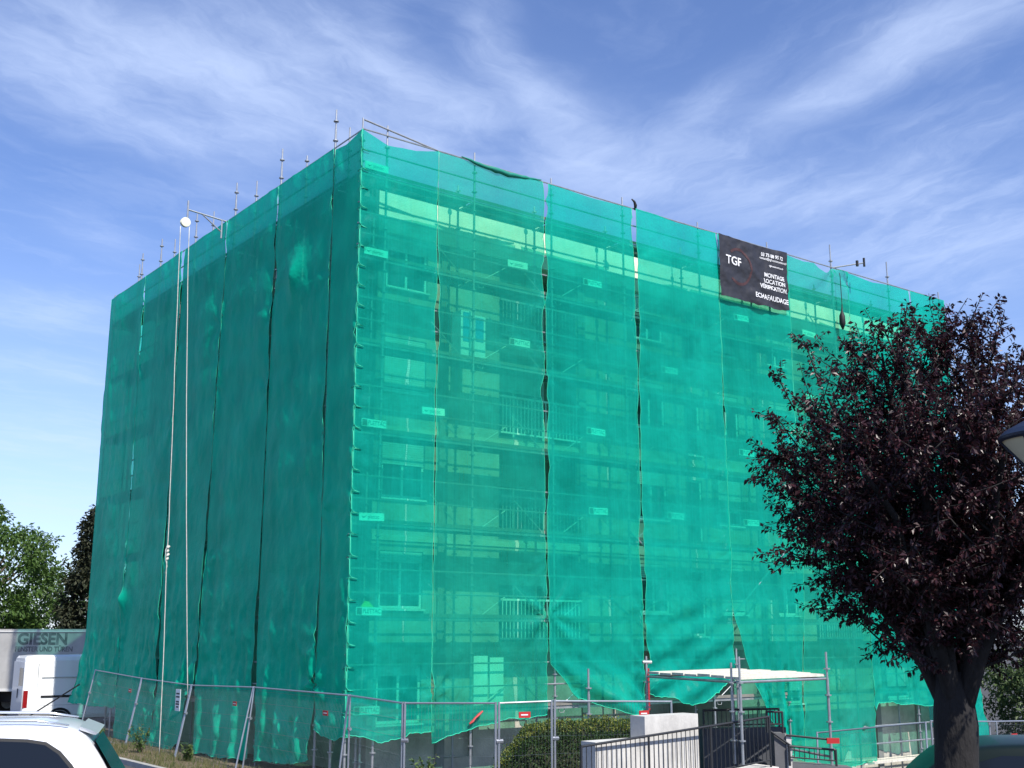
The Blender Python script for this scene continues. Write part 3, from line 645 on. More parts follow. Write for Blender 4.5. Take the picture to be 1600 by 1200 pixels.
for i in range(4):
    a,b=rp[i],rp[i+1]; fence_panel(a[:2],b[:2],a[2],b[2],.0,rl[i],tagpos=[None,None,(.5,1.72),(1.9,1.72)][i],hgt=1.95)
# right end of the site
fence_panel((6.9,27.4),(9.1,26.4),.90,1.20,.25,'leaning fence panel between the ground-length net and the plum tree',tagpos=None)
fence_panel((9.2,26.5),(11.2,27.8),1.22,1.12,.0,'fence panel partly behind the plum trunk',tagpos=(.55,1.65))
fence_panel((11.0,27.8),(12.9,29.0),1.12,1.06,.0,'rightmost fence panel, beyond the dark car',tagpos=(.9,1.65))
# notice on the fence
nn=thing('notice','white printed notice sheet hanging on the mesh fence beside the ropes','notice',(-8.62,30.95,1.42),math.atan2(-.812,.584))
MB().box(-.17,.17,-.01,.0,-.27,.27).build('sheet',M_sign,nn)
m=MB()
for z,w in ((.16,.11),(.08,.12),(-.04,.10),(-.10,.12),(-.17,.08)): m.box(-w,w,-.016,-.0105,z-.02,z+.018)
m.build('print',M_blackm,nn)
# stick bracing the far-left net
m=MB(); m.tube((-15.85,38.1,.2),(-13.7,37.9,1.55),.022,6); tag(m.build('prop_pole',M_blackm),'thin dark pole propping out the far left net','pole')

# ------------------------------------------------------------------ scaffold canopy over the entrance
cp=thing('entrance_canopy','pale boarded scaffold canopy on steel posts over the entrance','canopy',(4.09,21.49,0),0)
A=[(-1.29,3.15),(1.01,5.64),(2.05,1.87),(0,0)]   # left, back, right, front
zc=2.3
m=MB(); nb=7
for k in range(nb):
    u0=k/nb+.006; u1=(k+1)/nb-.006
    def e(u,w): # planks run front->right / left->back
        a=Vector(A[3]).lerp(Vector(A[0]),u); b=Vector(A[2]).lerp(Vector(A[1]),u); return a.lerp(b,w)
    p=[e(u0,0),e(u0,1),e(u1,1),e(u1,0)]; b0=len(m.v); dz=.006*((k*37)%5)
    for z in (zc-.045+dz,zc+dz):
        for q in p: m.v.append((q.x,q.y,z))
    m.f+=[(b0,b0+3,b0+2,b0+1),(b0+4,b0+5,b0+6,b0+7)]+[(b0+i,b0+(i+1)%4,b0+4+(i+1)%4,b0+4+i) for i in range(4)]
m.build('boards',M_paleo,cp)
m=MB()
for i in range(4): m.tube((*A[i],zc-.09),(*A[(i+1)%4],zc-.09),.024,8)
m.build('frame_tube',M_galv,cp)
for (x,y,zb_,zt_) in ((0.0,-.03,.80,2.66),(-.12,.12,.80,2.55),(2.07,1.85,-1.0,2.72),(-1.31,3.17,.2,2.62),(1.03,5.66,-.5,2.75),(-2.55,2.6,.1,2.38)):
    standard((x,y,0),zb_,zt_).build('post',M_galv,cp)
MB().tube((-2.55,2.6,1.72),(-3.25,3.3,1.72),.024,8).tube((2.07,1.85,.75),(.55,3.6,.95),.024,8).build('brace',M_galv,cp)
MB().tube((-1.39,3.14,2.5),(-1.2,3.2,2.5),.032,8).build('coupler',M_galvd,cp)
tag(MB().box(-.03,.03,-.01,.01,-.5,.5).build('red_tape',mat('dark_red_tape',(.30,.02,.03),.6),loc=P(8.28,-.3,1.75),rz=RZ),'vertical strip of red tape at the left end of the canopy','tape')

# ------------------------------------------------------------------ entrance ramp walls, rails, stairs
rw=thing('ramp_wall','stepped light concrete wall of the entrance ramp beside the hedge','wall',(2.26,20.5,0),RZ)
pp=MB(); L0,L1=-1.12,1.29
pp.box(L0,0,0,.36,-.2,1.315); pp.build('low_wall',M_ramp,rw)
pp=MB(); pp.box(0.0,L1,0,.36,-.2,1.68); pp.build('high_wall',M_ramp,rw)
def railing(name,label,a,b,za,zb,h,step=.115,r=.008,group=None,post=(0,1)):
    a=Vector(a); b=Vector(b); d=b-a; ln=d.length; rz=math.atan2(d.y,d.x); rt=thing(name,label,'railing',(a.x,a.y,za-h),rz,group)
    sh=(zb-za)/ln; m=MB()
    m.path([(0,0,h),(ln,0,h+sh*ln)],.021,8);
    m.build('top_rail',M_black,rt); MB().path([(0,0,.04),(ln,0,.04+sh*ln)],.014,6).build('bottom_rail',M_black,rt)
    w=MB(); x=step
    while x<ln-.03: w.tube((x,0,.04+sh*x),(x,0,h+sh*x),r,5); x+=step
    w.build('balusters',M_black,rt)
    for u in post:
        x=ln*u; MB().tube((x,0,-.12+sh*x),(x,0,h+sh*x+.01),.022,6).build('post',M_black,rt)
    return rt
railing('ramp_railing','long black bar railing rising in front of the pale ramp wall',(1.12,19.55),(4.72,22.1),1.275,1.575,.80,step=.105,post=(0,.33,.66,1))
rs=thing('ramp_slab','pale concrete ramp edge under the black railing','ramp',(3.2,21.0,0),0)
m=MB(); m.v+=[(-2.1,-1.6,-.6),(1.65,1.05,-.6),(1.35,1.6,-.6),(-2.4,-1.1,-.6),(-2.1,-1.6,.30),(1.65,1.05,.70),(1.35,1.6,.70),(-2.4,-1.1,.30)]
m.f+=[(0,3,2,1),(4,5,6,7),(0,1,5,4),(1,2,6,5),(2,3,7,6),(3,0,4,7)]; m.build('slab',M_ramp,rs)
# dark retaining wall behind
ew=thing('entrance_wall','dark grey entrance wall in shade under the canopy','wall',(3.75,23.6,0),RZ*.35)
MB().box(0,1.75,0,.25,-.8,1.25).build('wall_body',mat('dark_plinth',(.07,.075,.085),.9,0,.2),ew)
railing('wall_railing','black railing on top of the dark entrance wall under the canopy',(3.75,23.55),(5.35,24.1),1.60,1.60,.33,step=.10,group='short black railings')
railing('stair_railing','short black railing beside the canopy, above the stair head',(4.85,22.9),(5.18,23.05),1.62,1.60,.27,step=.07,group='short black railings')
railing('stair_railing','lower black stair railing in front of the ground-length net',(5.26,22.95),(6.18,23.1),.985,.90,.24,step=.10,group='short black railings')
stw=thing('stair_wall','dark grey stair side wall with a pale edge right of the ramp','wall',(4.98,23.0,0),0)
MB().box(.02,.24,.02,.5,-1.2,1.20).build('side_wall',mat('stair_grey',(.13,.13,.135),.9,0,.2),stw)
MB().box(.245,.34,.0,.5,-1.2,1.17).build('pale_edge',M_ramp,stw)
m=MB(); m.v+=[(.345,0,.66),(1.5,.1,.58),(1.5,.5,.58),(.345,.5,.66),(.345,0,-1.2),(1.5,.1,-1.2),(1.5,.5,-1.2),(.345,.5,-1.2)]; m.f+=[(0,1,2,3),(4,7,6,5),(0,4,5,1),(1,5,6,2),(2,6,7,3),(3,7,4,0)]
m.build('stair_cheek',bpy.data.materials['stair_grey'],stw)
MB().tube((-.05,-.02,1.25),(.36,-.02,.96),.02,6).tube((.24,-.02,1.18),(1.05,-.02,1.10),.02,6).build('handrail',M_black,stw)
tag(MB().box(-.12,.12,-.02,.02,-.05,.05).build('red_clip',M_red,loc=(6.1,22.95,1.08)),'red clip on the canopy post beside the stairs','clip')

# ------------------------------------------------------------------ foliage helpers
def leaf_mat(name,c,c2,rough=.5,tr=.25,spec=.3):
    m=bpy.data.materials.new(name); m.use_nodes=True; N,L=nodes_of(m.node_tree)
    g=N('ShaderNodeNewGeometry'); r=N('ShaderNodeMixRGB'); L(g.outputs['Random Per Island'],r.inputs[0]); r.inputs[1].default_value=(*c,1); r.inputs[2].default_value=(*c2,1)
    p=N('ShaderNodeBsdfPrincipled'); p.inputs['Roughness'].default_value=rough; p.inputs['Specular IOR Level'].default_value=spec; L(r.outputs[0],p.inputs['Base Color'])
    t=N('ShaderNodeBsdfTranslucent'); L(r.outputs[0],t.inputs[0]); mx=N('ShaderNodeMixShader'); mx.inputs[0].default_value=tr; L(p.outputs[0],mx.inputs[1]); L(t.outputs[0],mx.inputs[2])
    o=N('ShaderNodeOutputMaterial'); L(mx.outputs[0],o.inputs[0]); return m
def leaf(m,p,d,up,l,w):
    # folded leaf: base, two sides, tip
    d=d.normalized(); sdv=d.cross(up)
    sdv=sdv.normalized() if sdv.length>1e-5 else d.orthogonal().normalized(); nrm=sdv.cross(d)
    b=len(m.v); mid=p+d*(l*.5)
    m.v+=[tuple(p),tuple(mid+sdv*w*.5+nrm*w*.18),tuple(p+d*l-nrm*l*.12),tuple(mid-sdv*w*.5+nrm*w*.18)]
    m.f+=[(b,b+1,b+2),(b,b+2,b+3)]
def rv(rn): 
    while True:
        v=Vector((rn.uniform(-1,1),rn.uniform(-1,1),rn.uniform(-1,1)))
        if .05<v.length<1: return v.normalized()
# ------------------------------------------------------------------ purple plum
def plum():
    rn=random.Random(11)
    base=Vector((3.84,10.5,gz(3.84,10.5)))
    rt=thing('plum_tree','large purple-leaved plum tree with a dark trunk in front of the nets','tree',tuple(base))
    wood=MB(); wood.smooth=True; leaves=MB()
    fork=Vector((.05,0,1.95))
    tp=[];tr=[]
    for i in range(15):
        u=i/14; z=-.1+u*(fork.z+.15); tp.append(Vector((.02*u+.025*fbm(u*3,1),.02*fbm(u*3,5),z))); tr.append((1-.5*sstep(.86,1,u))*.215-.045*u*(1-sstep(.86,1,u))+.05*max(0,.15-u)/.15+.012*fbm(u*7,4)+(.03*sstep(.85,1,u)))
    tk=MB(); tk.smooth=True; tk.path(tp,tr,16)
    # rough bark by jittering
    tk.v=[(x+.014*fbm(x*9,y*9,z*4),y+.014*fbm(x*9+5,y*9,z*4),z) for x,y,z in tk.v]
    tk.build('trunk',mat('plum_bark',(.020,.018,.018),.9,0,.5,9,bump=1.0,bscale=28,stretch=(1,1,.35)),rt)
    C=Vector((.02,0,3.70)); Rx,Rz=1.66,1.66
    def inside(p):
        q=p-C; r=math.sqrt((q.x/Rx)**2+(q.y/1.8)**2+(q.z/Rz)**2); return r
    def leaves_on(pts,dens,sz=1):
        for a,b in zip(pts,pts[1:]):
            n=max(1,int((b-a).length*dens)); ax=(b-a).normalized()
            for k in range(n):
                p=a.lerp(b,rn.random()); o=rv(rn); o=(o-ax*o.dot(ax)*.6)
                d=(o*.9+ax*.35+Vector((0,0,-.35))).normalized()
                l=rn.uniform(.030,.068)*sz
                leaf(leaves,p+o*.012,d,(Vector((0,0,1))+rv(rn)*.8),l,l*rn.uniform(.46,.6))
    def branch(p,d,ln,r,lvl,upb):
        pts=[p.copy()]; rr=[r]; n=max(3,int(ln/.14)); d=d.normalized()
        for i in range(n):
            d=(d+rv(rn)*.15+Vector((0,0,upb))).normalized(); p=p+d*(ln/n); pts.append(p.copy()); rr.append(max(.003,r*(1-.75*(i+1)/n)))
        wood.path(pts,rr,7 if r>.03 else 4)
        return pts,rr,d
    nl=15
    nl=19
    for i in range(nl):
        zf=-.30+1.28*(i+.5)/nl; a=i*2.39996+.6; rr=math.sqrt(max(0,1-min(.98,zf)**2)); q=.74+.1*rn.random()
        tgt=C+Vector((math.cos(a)*rr*Rx*q,math.sin(a)*rr*Rx*q,zf*Rz*q))
        ac=round(a/(math.pi*.4))*math.pi*.4+.3; st=fork+Vector((math.cos(ac)*.07,math.sin(ac)*.07,-.30))
        md_=Vector((lerp(st.x,tgt.x,.36),lerp(st.y,tgt.y,.36),lerp(st.z,tgt.z,.62)))
        md_=Vector((st.x+math.cos(ac)*.32*rr+(tgt.x-st.x)*.10,st.y+math.sin(ac)*.32*rr+(tgt.y-st.y)*.10,md_.z))
        pts=[];rr_=[]
        for k in range(13):
            u=k/12; p=st*(1-u)**2+md_*2*u*(1-u)+tgt*u*u; p+=Vector((fbm(u*3,i),fbm(u*3,i+9),0))*.12*u; pts.append(p); rr_.append(.064*(1-u)**.8+.010)
        wood.path(pts,rr_,8)
        for k in range(13):
            u=.22+.78*(k+rn.random()*.6)/13; idx=min(len(pts)-2,int(u*(len(pts)-1))); q=pts[idx]; ax=(pts[idx+1]-pts[idx]).normalized()
            o=rv(rn); o=(o-ax*o.dot(ax)).normalized(); d2=(ax*.5+o*.9+Vector((0,0,.18))).normalized()
            l2=rn.uniform(.55,1.15)*(1.15-.4*u)
            e=q+d2*l2; iv=inside(e); l2=l2 if iv<1 else max(.3,l2*(1-(iv-1)*2.6))
            if q.z>C.z+.35 and q.x<.3 and rn.random()<.38: continue
            p2,r2,_=branch(q,d2,l2,.018,1,.11)
            leaves_on(p2[len(p2)//4:],46)
            for h in range(9):
                idx2=rn.randint(len(p2)//4,len(p2)-2); q2=p2[idx2]; o=rv(rn); d3=(o*.8+Vector((0,0,.45))+(q2-C).normalized()*.55).normalized()
                l3=rn.uniform(.28,.62)
                if inside(q2+d3*l3)>1.04+.16*fbm(q2.x*1.2+3,q2.y*1.2,q2.z*1.2): l3*=.45
                p3,_,_=branch(q2,d3,l3,.007,2,.09)
                leaves_on(p3,80)
    # long shoots sticking out on top
    for (x,z,dx,dz,l) in ((-.95,5.0,-.25,1,.5),(-.55,5.05,.1,1,.45),(-.15,5.1,.1,1,.5),(.45,5.1,.45,.9,.75),(.75,4.9,.6,.7,.7),(-1.3,4.3,-.5,.8,.4),(-1.35,3.9,-.6,.6,.3),(-1.3,3.3,-.7,.3,.3),(.55,5.0,.3,1,.7),(.3,5.2,.1,1,.4),(.15,4.9,.05,1,.6),(-1.15,4.75,-.5,.8,.45)):
        q=Vector((x,rn.uniform(-.5,.5),z-.35)); p3,_,_=branch(q,Vector((dx,rn.uniform(-.2,.2),dz)),l,.009,2,.02); leaves_on(p3,95)
        for h in range(3):
            q2=p3[rn.randint(1,len(p3)-2)]; p4,_,_=branch(q2,(Vector((dx,0,dz))+rv(rn)*.8),.25,.005,3,.02); leaves_on(p4,85)
    wood.build('branches',bpy.data.materials['plum_bark'],rt)
    leaves.build('crown',leaf_mat('plum_leaf',(.016,.006,.009),(.056,.017,.022),.38,.22,.4),rt)
    print('plum leaves',len(leaves.f)//2)
plum()
def crown_tree(name,label,loc,h,rad,zc0,mleaf,mbark,n,size,seed,conifer=False,group=None):
    rn=random.Random(seed); loc=(loc[0],loc[1],gz(loc[0],loc[1])); rt=thing(name,label,'tree',loc,0,group)
    t=MB(); t.smooth=True; t.path([(0.05*fbm(i*.5,seed),0,h*.9*i/10) for i in range(11)],[rad*.075*(1-.085*i)+.02 for i in range(11)],9)
    lv=MB(); cl=[]
    if not conifer:
        for k in range(150):
            v=rv(rn)*rn.uniform(.45,1)**.6; c=Vector((v.x*rad,v.y*rad,zc0+(h-zc0)/2+v.z*(h-zc0)/2*.92)); c+=Vector((fbm(c.x,c.y,c.z),0,fbm(c.z,c.x,1)))*.5; cl.append((c,rad*rn.uniform(.13,.25)))
        for k in range(14):
            c=cl[rn.randrange(len(cl))][0]; t.path([Vector((0,0,h*.3)),Vector((c.x*.4,c.y*.4,lerp(h*.3,c.z,.6))),c],[.12,.07,.02],5)
    else:
        for k in range(170):
            z=zc0+(h-zc0)*rn.random()**1.15; rr=rad*(1-(z-zc0)/(h-zc0))**.75+.25; a=rn.uniform(0,6.283); q=rn.uniform(.45,1)
            cl.append((Vector((math.cos(a)*rr*q,math.sin(a)*rr*q,z)),rn.uniform(.35,.6)))
    for c,r in cl:
        for k in range(n):
            v=rv(rn)*rn.uniform(.35,1); p=c+Vector((v.x*r,v.y*r,v.z*r*(.7 if not conifer else .8)))
            d=(v+rv(rn)*.9+Vector((0,0,-.3))); leaf(lv,p,d,Vector((0,0,1))+rv(rn)*.6,size*rn.uniform(.7,1.3),size*rn.uniform(.4,.7))
    t.build('trunk',mbark,rt); lv.build('crown',mleaf,rt); return rt
M_bark=mat('grey_bark',(.10,.08,.06),.9,0,.4,6,bump=.8)
M_lg=leaf_mat('green_leaf',(.035,.075,.016),(.075,.125,.030),.5,.3)
M_lgl=leaf_mat('bright_green_leaf',(.045,.10,.02),(.10,.17,.035),.5,.35)
M_dg=leaf_mat('dark_needle',(.022,.032,.016),(.050,.052,.026),.6,.1)
M_lg2=leaf_mat('garden_leaf',(.05,.085,.03),(.09,.13,.045),.5,.3)
crown_tree('deciduous_tree','broad bright green leafy tree behind the lorry box at the left edge',(-25.6,56),9.7,4.0,1.0,M_lgl,M_bark,120,.24,1,group='trees behind the lorry')
crown_tree('conifer_tree','dark pine tree close to the left edge of the nets',(-19.6,55),8.9,1.7,1.0,M_dg,M_bark,75,.22,2,True,group='trees behind the lorry')
crown_tree('deciduous_tree','leafy green tree low behind the rightmost fence panel',(21.0,44),5.6,3.6,-1.2,M_lg2,M_bark,90,.2,3,group='trees beyond the right end')
crown_tree('deciduous_tree','second leafy tree behind the plum tree on the right',(26.5,50),7.5,4.2,-1.2,M_lg,M_bark,90,.22,4,group='trees beyond the right end')
crown_tree('deciduous_tree','distant leafy tree seen between lorry and nets',(-24.5,66),7.5,4.0,.5,M_lg,M_bark,60,.26,6,group='trees behind the lorry')
# hedge
def hedge():
    rn=random.Random(8); rt=thing('hedge','clipped dark green hedge with yellowish tips between fence and ramp wall','hedge',(.95,23.2,0))
    core=MB(); core.smooth=True; lv=MB(); ti=MB()
    def surf(u,w):  # u along 0..1, w around arc 0..pi
        x=lerp(-1.45,1.45,u); top=pl([(0,.25),(.12,.75),(.27,1.28),(.4,1.37),(1,1.40)],u); y=-.75*math.cos(w)*1.0
        z=top*min(1,(math.sin(w)+.02)**.45)
        k=.13*fbm(x*2.0,w*2,3)+.05*fbm(x*6,w*5,1)
        return Vector((x,y*(1+k),z*(1+k*.6)+.03*fbm(x*5,w*4)))
    nu,nw=40,16
    for i in range(nu+1):
        for j in range(nw+1): p=surf(i/nu,math.pi*j/nw); core.v.append((p.x*.97,p.y*.92,p.z*.95))
    for i in range(nu):
        for j in range(nw): a=i*(nw+1)+j; core.f.append((a,a+1,a+nw+2,a+nw+1))
    core.build('branches',mat('hedge_core',(.022,.028,.012),.9),rt)
    for k in range(15000):
        u=rn.random(); w=rn.random()**.8*math.pi*.75; p=surf(u,w)+rv(rn)*.045*(1+(rn.random()<.06)*1.8); o=Vector((0,-math.cos(w),math.sin(w)))
        leaf(ti if (p.z>pl([(0,.25),(.12,.75),(.27,1.28),(.4,1.37),(1,1.40)],u)-.13 and rn.random()<.5) else lv,p,o+rv(rn)*.9,Vector((0,0,1))+rv(rn),rn.uniform(.035,.06),rn.uniform(.022,.034))
    lv.build('foliage',leaf_mat('hedge_leaf',(.028,.065,.020),(.062,.115,.034),.45,.25),rt)
    ti.build('young_tips',leaf_mat('hedge_tip',(.16,.20,.035),(.26,.27,.06),.5,.3),rt)
    rn=random.Random(3); m=MB()
    for k in range(6000):
        t=rn.uniform(-1,17); s=rn.uniform(-1.85,-.2); p=Vector(P(s,t)); p.z=gz(p.x,p.y)+.06; hgt=rn.uniform(.04,.17)*(.5+max(0,fbm(t*.8,s*2,4)+.5)); d=Vector((rn.uniform(-.4,.4),rn.uniform(-.4,.4),1)).normalized()
        sd_=d.orthogonal().normalized()*.008; m.quad(p-sd_,p+sd_,p+d*hgt)
    g=m.build('weeds_and_grass',leaf_mat('dry_grass',(.05,.085,.025),(.17,.15,.07),.7,.3)); tag(g,'dry grass and weeds growing along the fence foot','grass',kind='stuff')
    for i,(s,t,hh_,lab) in enumerate(((-.95,9.1,.75,'leafy weed bush at the fence foot near the ropes'),(-.8,6.3,.45,'small weed plant below the second fence panel'),(-.7,13.2,.4,'small weed plant beside the kerb, far left'),(1.2,-1.2,.6,'weed plant by the building corner, behind the fence'),(3.9,-1.3,.65,'shrub shoots left of the hedge by the basement wall'))):
        p=Vector(P(s,t)); q=gz(p.x,p.y); rt=thing('weed_plant',lab,'plant',(p.x,p.y,q),0,'weeds around the fence'); st=MB(); lf=MB()
        for k in range(9):
            d=Vector((rn.uniform(-.5,.5),rn.uniform(-.5,.5),1)).normalized(); e=d*hh_*rn.uniform(.7,1.1)*1.1; st.path([Vector((0,0,0)),e*.5,e+Vector((0,0,.02))],[.008,.006,.003],4)
            for j in range(26): f=e*rn.uniform(.2,1); leaf(lf,f,rv(rn)+Vector((0,0,.1)),Vector((0,0,1))+rv(rn)*.4,rn.uniform(.06,.11),rn.uniform(.035,.055))
        st.build('stems',M_bark,rt); lf.build('leaves',leaf_mat('weed_leaf',(.06,.12,.03),(.14,.20,.06),.5,.3) if i==0 else bpy.data.materials['weed_leaf'],rt)
hedge()

# ------------------------------------------------------------------ lorry box and van
def lorry():
    rt=thing('lorry','grey box lorry with window company lettering parked behind the van','lorry',(-18.75,45.8,0),R(-2))
    M=mat('lorry_side_sheet',(.44,.43,.41),.7,0,.25,1.0)
    MB().box(-2.9,3.6,0,2.45,1.05,3.26).build('box_body',M,rt)
    fr=MB(); 
    fr.box(-2.93,3.63,-.03,-.001,3.20,3.30).box(-2.93,3.63,-.03,-.001,.98,1.08).box(-2.93,-2.87,-.035,-.001,1.08,3.2).box(3.57,3.63,-.035,-.001,1.08,3.2).box(-2.93,3.63,-.03,2.48,3.2605,3.31)
    fr.build('box_frame',mat('lorry_frame',(.62,.61,.58),.5),rt)
    text('lettering','GIESEN',.60,mat('faded_black_print',(.06,.06,.065),.7,0,0,3,c2=(.24,.24,.24)),rt,(-.35,-.005,2.92),(math.pi/2,0,0),ext=.002,sx=1.02,bold=.022)
    text('lettering','FENSTER UND TÜREN',.26,bpy.data.materials['faded_black_print'],rt,(-.42,-.005,2.55),(math.pi/2,0,0),ext=.002,sx=.88,bold=.007)
    m=MB()
    for k in range(4): m.box(2.55,2.66,-.006,-.001,3.02-.22*k-.10,3.02-.22*k)
    m.build('square_marks',bpy.data.materials['faded_black_print'],rt)
    c=MB(); c.prism([(-5.0,.5),(-2.99,.5),(-2.99,2.75),(-4.2,2.75),(-4.85,1.7),(-5.05,1.4)],.1,2.3); c.build('cab',mat('cab_paint',(.55,.56,.58),.35),rt)
    MB().quad((-4.86,.095,1.72),(-4.1,.095,1.72),(-4.1,.095,2.5),(-4.3,.095,2.5)).build('side_window',M_glass,rt)
    MB().box(-4.9,3.4,.6,1.9,.55,.98).build('chassis',M_blackm,rt)
    for x in (-4.1,-1.5,2.2):
        for y in (.1,2.1): w=MB().tube((x,y,.46),(x,y+.25,.46),.46,20).build('wheel',M_blackm,rt); MB().tube((x,y-.01,.46),(x,y+.26,.46),.24,16).build('rim',M_galvd,w)
lorry()
def van():
    # local: x forward, rear at 0; side facing -y
    rt=thing('van','white high-roof panel van with black rub strip and red tail lamp','van',(-17.0,41.2,-.12),R(33))
    Wp=mat('white_van_paint',(.82,.83,.82),.3,coat=.5)
    Ln,Wd,H=5.6,2.0,2.52
    # loft cross-sections
    prof=[(0,.55,.98,2.42),(.06,.45,1.0,2.49),(.4,.42,1.0,2.52),(2.4,.42,1.0,2.53),(3.7,.42,1.0,2.52),(4.1,.42,.99,2.40),(4.62,.42,.97,1.62),(5.2,.42,.94,1.25),(5.55,.45,.86,.95),(5.6,.5,.80,.80)]
    m=MB(); m.smooth=False
    for x,zb,wf,zt_ in prof:
        hw=Wd/2*wf; inn=.16*(zt_-1.1)/1.4 if zt_>1.1 else 0
        zm=min(1.15,zt_-.1)
        for y,z in ((-hw*.96,zb),(-hw,zb+.12),(-hw,zm),(-hw+inn*.55,zt_-.18),(-hw+inn,zt_-.05),(-hw+inn+.12,zt_),(hw-inn-.12,zt_),(hw-inn,zt_-.05),(hw-inn*.55,zt_-.18),(hw,zm),(hw,zb+.12),(hw*.96,zb)):
            m.v.append((x,y,z))
    n=12
    for i in range(len(prof)-1):
        for j in range(n): k=(j+1)%n; m.f.append((i*n+j,i*n+k,(i+1)*n+k,(i+1)*n+j))
    m.f.append(tuple(range(n))); m.f.append(tuple(reversed(range((len(prof)-1)*n,len(prof)*n))))
    m.build('body',Wp,rt)
    s=-Wd/2-.004
    MB().box(.55,4.4,-Wd/2-.02,-Wd/2-.001,1.12,1.19).build('rub_strip',M_blackm,rt)
    m=MB()
    for x0,x1,z0,z1 in ((.55,3.6,1.78,1.79),(.5,3.6,.86,.868),(2.05,2.063,.5,2.2),(3.2,3.212,.5,2.2),(.42,.43,.6,2.25),(2.1,3.2,1.72,1.73)): m.box(x0,x1,-Wd/2*(.985 if z1>1.5 else 1)-.004,-Wd/2*(.93 if z1>1.5 else .99),z0,z1)
    m.build('panel_seams',mat('seam_grey',(.25,.26,.27),.7),rt)
    MB().box(-.012,.13,-Wd/2-.012,-Wd/2*.90,.80,1.36).build('tail_lamp',mat('tail_lamp_red',(.25,.008,.01),.2,coat=.6),rt)
    MB().box(-.02,.95,-Wd/2-.03,-Wd/2+.03,.34,.66).box(-.10,.0,-Wd/2+.03,Wd/2-.03,.36,.60).build('bumper',mat('grey_bumper',(.16,.16,.16),.7),rt)
    # rear doors seen obliquely + hinge strips
    d=MB(); d.box(-.03,-.002,-Wd/2*.93,-.01,.62,2.30).box(-.03,-.002,.01,Wd/2*.93,.62,2.30); d=d.build('rear_door',mat('door_white',(.70,.72,.74),.3,coat=.4),rt)
    MB().box(-.05,-.0305,-.12,-.06,1.1,1.4).build('handle',M_blackm,d)
    MB().quad((-.034,-.85,1.5),(-.034,-.15,1.5),(-.034,-.18,2.1),(-.034,-.8,2.1)).build('rear_window',M_glass,d)
    m=MB(); m.prism([(3.95,1.3),(4.75,1.3),(4.35,1.95),(4.05,2.15),(3.95,2.15)],-Wd/2-.008,-Wd/2+.02).build('side_window',M_glass,rt)
    m=MB(); m.quad((4.63,-.8,1.64),(4.63,.8,1.64),(4.13,.78,2.38),(4.13,-.78,2.38)).build('windscreen',M_glass,rt)
    for x in (1.2,4.7):
        ar=MB()
        for k in range(13):
            a0=math.pi*k/13;a1=math.pi*(k+1)/13
            ar.quad((x+.44*math.cos(a0),s-.01,.34+.44*math.sin(a0)),(x+.44*math.cos(a1),s-.01,.34+.44*math.sin(a1)),(x+.36*math.cos(a1),s-.01,.34+.36*math.sin(a1)),(x+.36*math.cos(a0),s-.01,.34+.36*math.sin(a0)))
        ar.build('wheel_arch',M_blackm,rt)
        for y in (-Wd/2-.02,Wd/2-.2): w=MB().tube((x,y,.34),(x,y+.22,.34),.345,22).build('wheel',M_blackm,rt); MB().tube((x,y-.012,.34),(x,y+.232,.34),.19,14).build('rim',M_galvd,w)
van()


# ------------------------------------------------------------------ cars
def car(label,loc,rz,paint,prof,wins_,spoiler=False,rails=False,Wd=1.82,chrome=False,rear_glass=None,front_glass=None,Ln=4.4):
    rt=thing('parked_car',label,'car',loc,rz)
    # prof: list of (x, zroof, roof half-width fraction); body: belt line etc
    m=MB(); m.smooth=True
    for x,zt_,wf,belt,bf in prof:
        hb=Wd/2*bf; ht=Wd/2*wf; rows=[(hb*.93,.20),(hb*.99,.38),(hb,.62),(hb*.985,belt)]
        zt2=max(zt_,belt+.02)
        rows+=[(lerp(hb*.965,ht,.35),lerp(belt,zt2,.35)),(lerp(hb*.955,ht,.85),lerp(belt,zt2,.82)),(ht*.985,lerp(belt,zt2,.94)),(ht*.90,zt2-.012),(ht*.45,zt2+.012)]
        pts=[(-y,z) for y,z in rows]+[(0,zt2+.018)]+[(y,z) for y,z in reversed(rows)]
        for y,z in pts: m.v.append((x,y,z))
    n=len(pts)
    for i in range(len(prof)-1):
        for j in range(n-1): m.f.append((i*n+j,(i+1)*n+j,(i+1)*n+j+1,i*n+j+1))
        m.f.append((i*n,i*n+n-1,(i+1)*n+n-1,(i+1)*n))
    m.f.append(tuple(range(n))); m.f.append(tuple(reversed(range((len(prof)-1)*n,len(prof)*n))))
    b=m.build('body',paint,rt)
    md=b.modifiers.new('sub','SUBSURF'); md.levels=2; md.render_levels=2
    return rt
def car_side(rt,poly,y,slope,zb,name,mt,th=.02,side=-1):
    m=MB(); n=len(poly)
    for o in (0,th):
        for x,z in poly: m.v.append((x,side*(y-slope*(z-zb)+o-.004),z))
    f1=tuple(range(n)); f2=tuple(n+i for i in range(n)); m.f+=[f1 if side>0 else tuple(reversed(f1)),f2]
    for i in range(n): j=(i+1)%n; m.f.append((i,j,n+j,n+i))
    return m.build(name,mt,rt)
def wheels(rt,xs,Wd,r=.33):
    for x in xs:
        for sy in (-1,1):
            y0=sy*(Wd/2-.20); y1=sy*(Wd/2+.005)
            w=MB().tube((x,y0,r),(x,y1,r),r,26).build('wheel',M_blackm,rt); MB().tube((x,y0,r),(x,y1+sy*.01,r),r*.62,16).build('rim',M_galvd,w)
silver=mat('silver_white_paint',(.72,.74,.77),.28,.15,coat=.8)
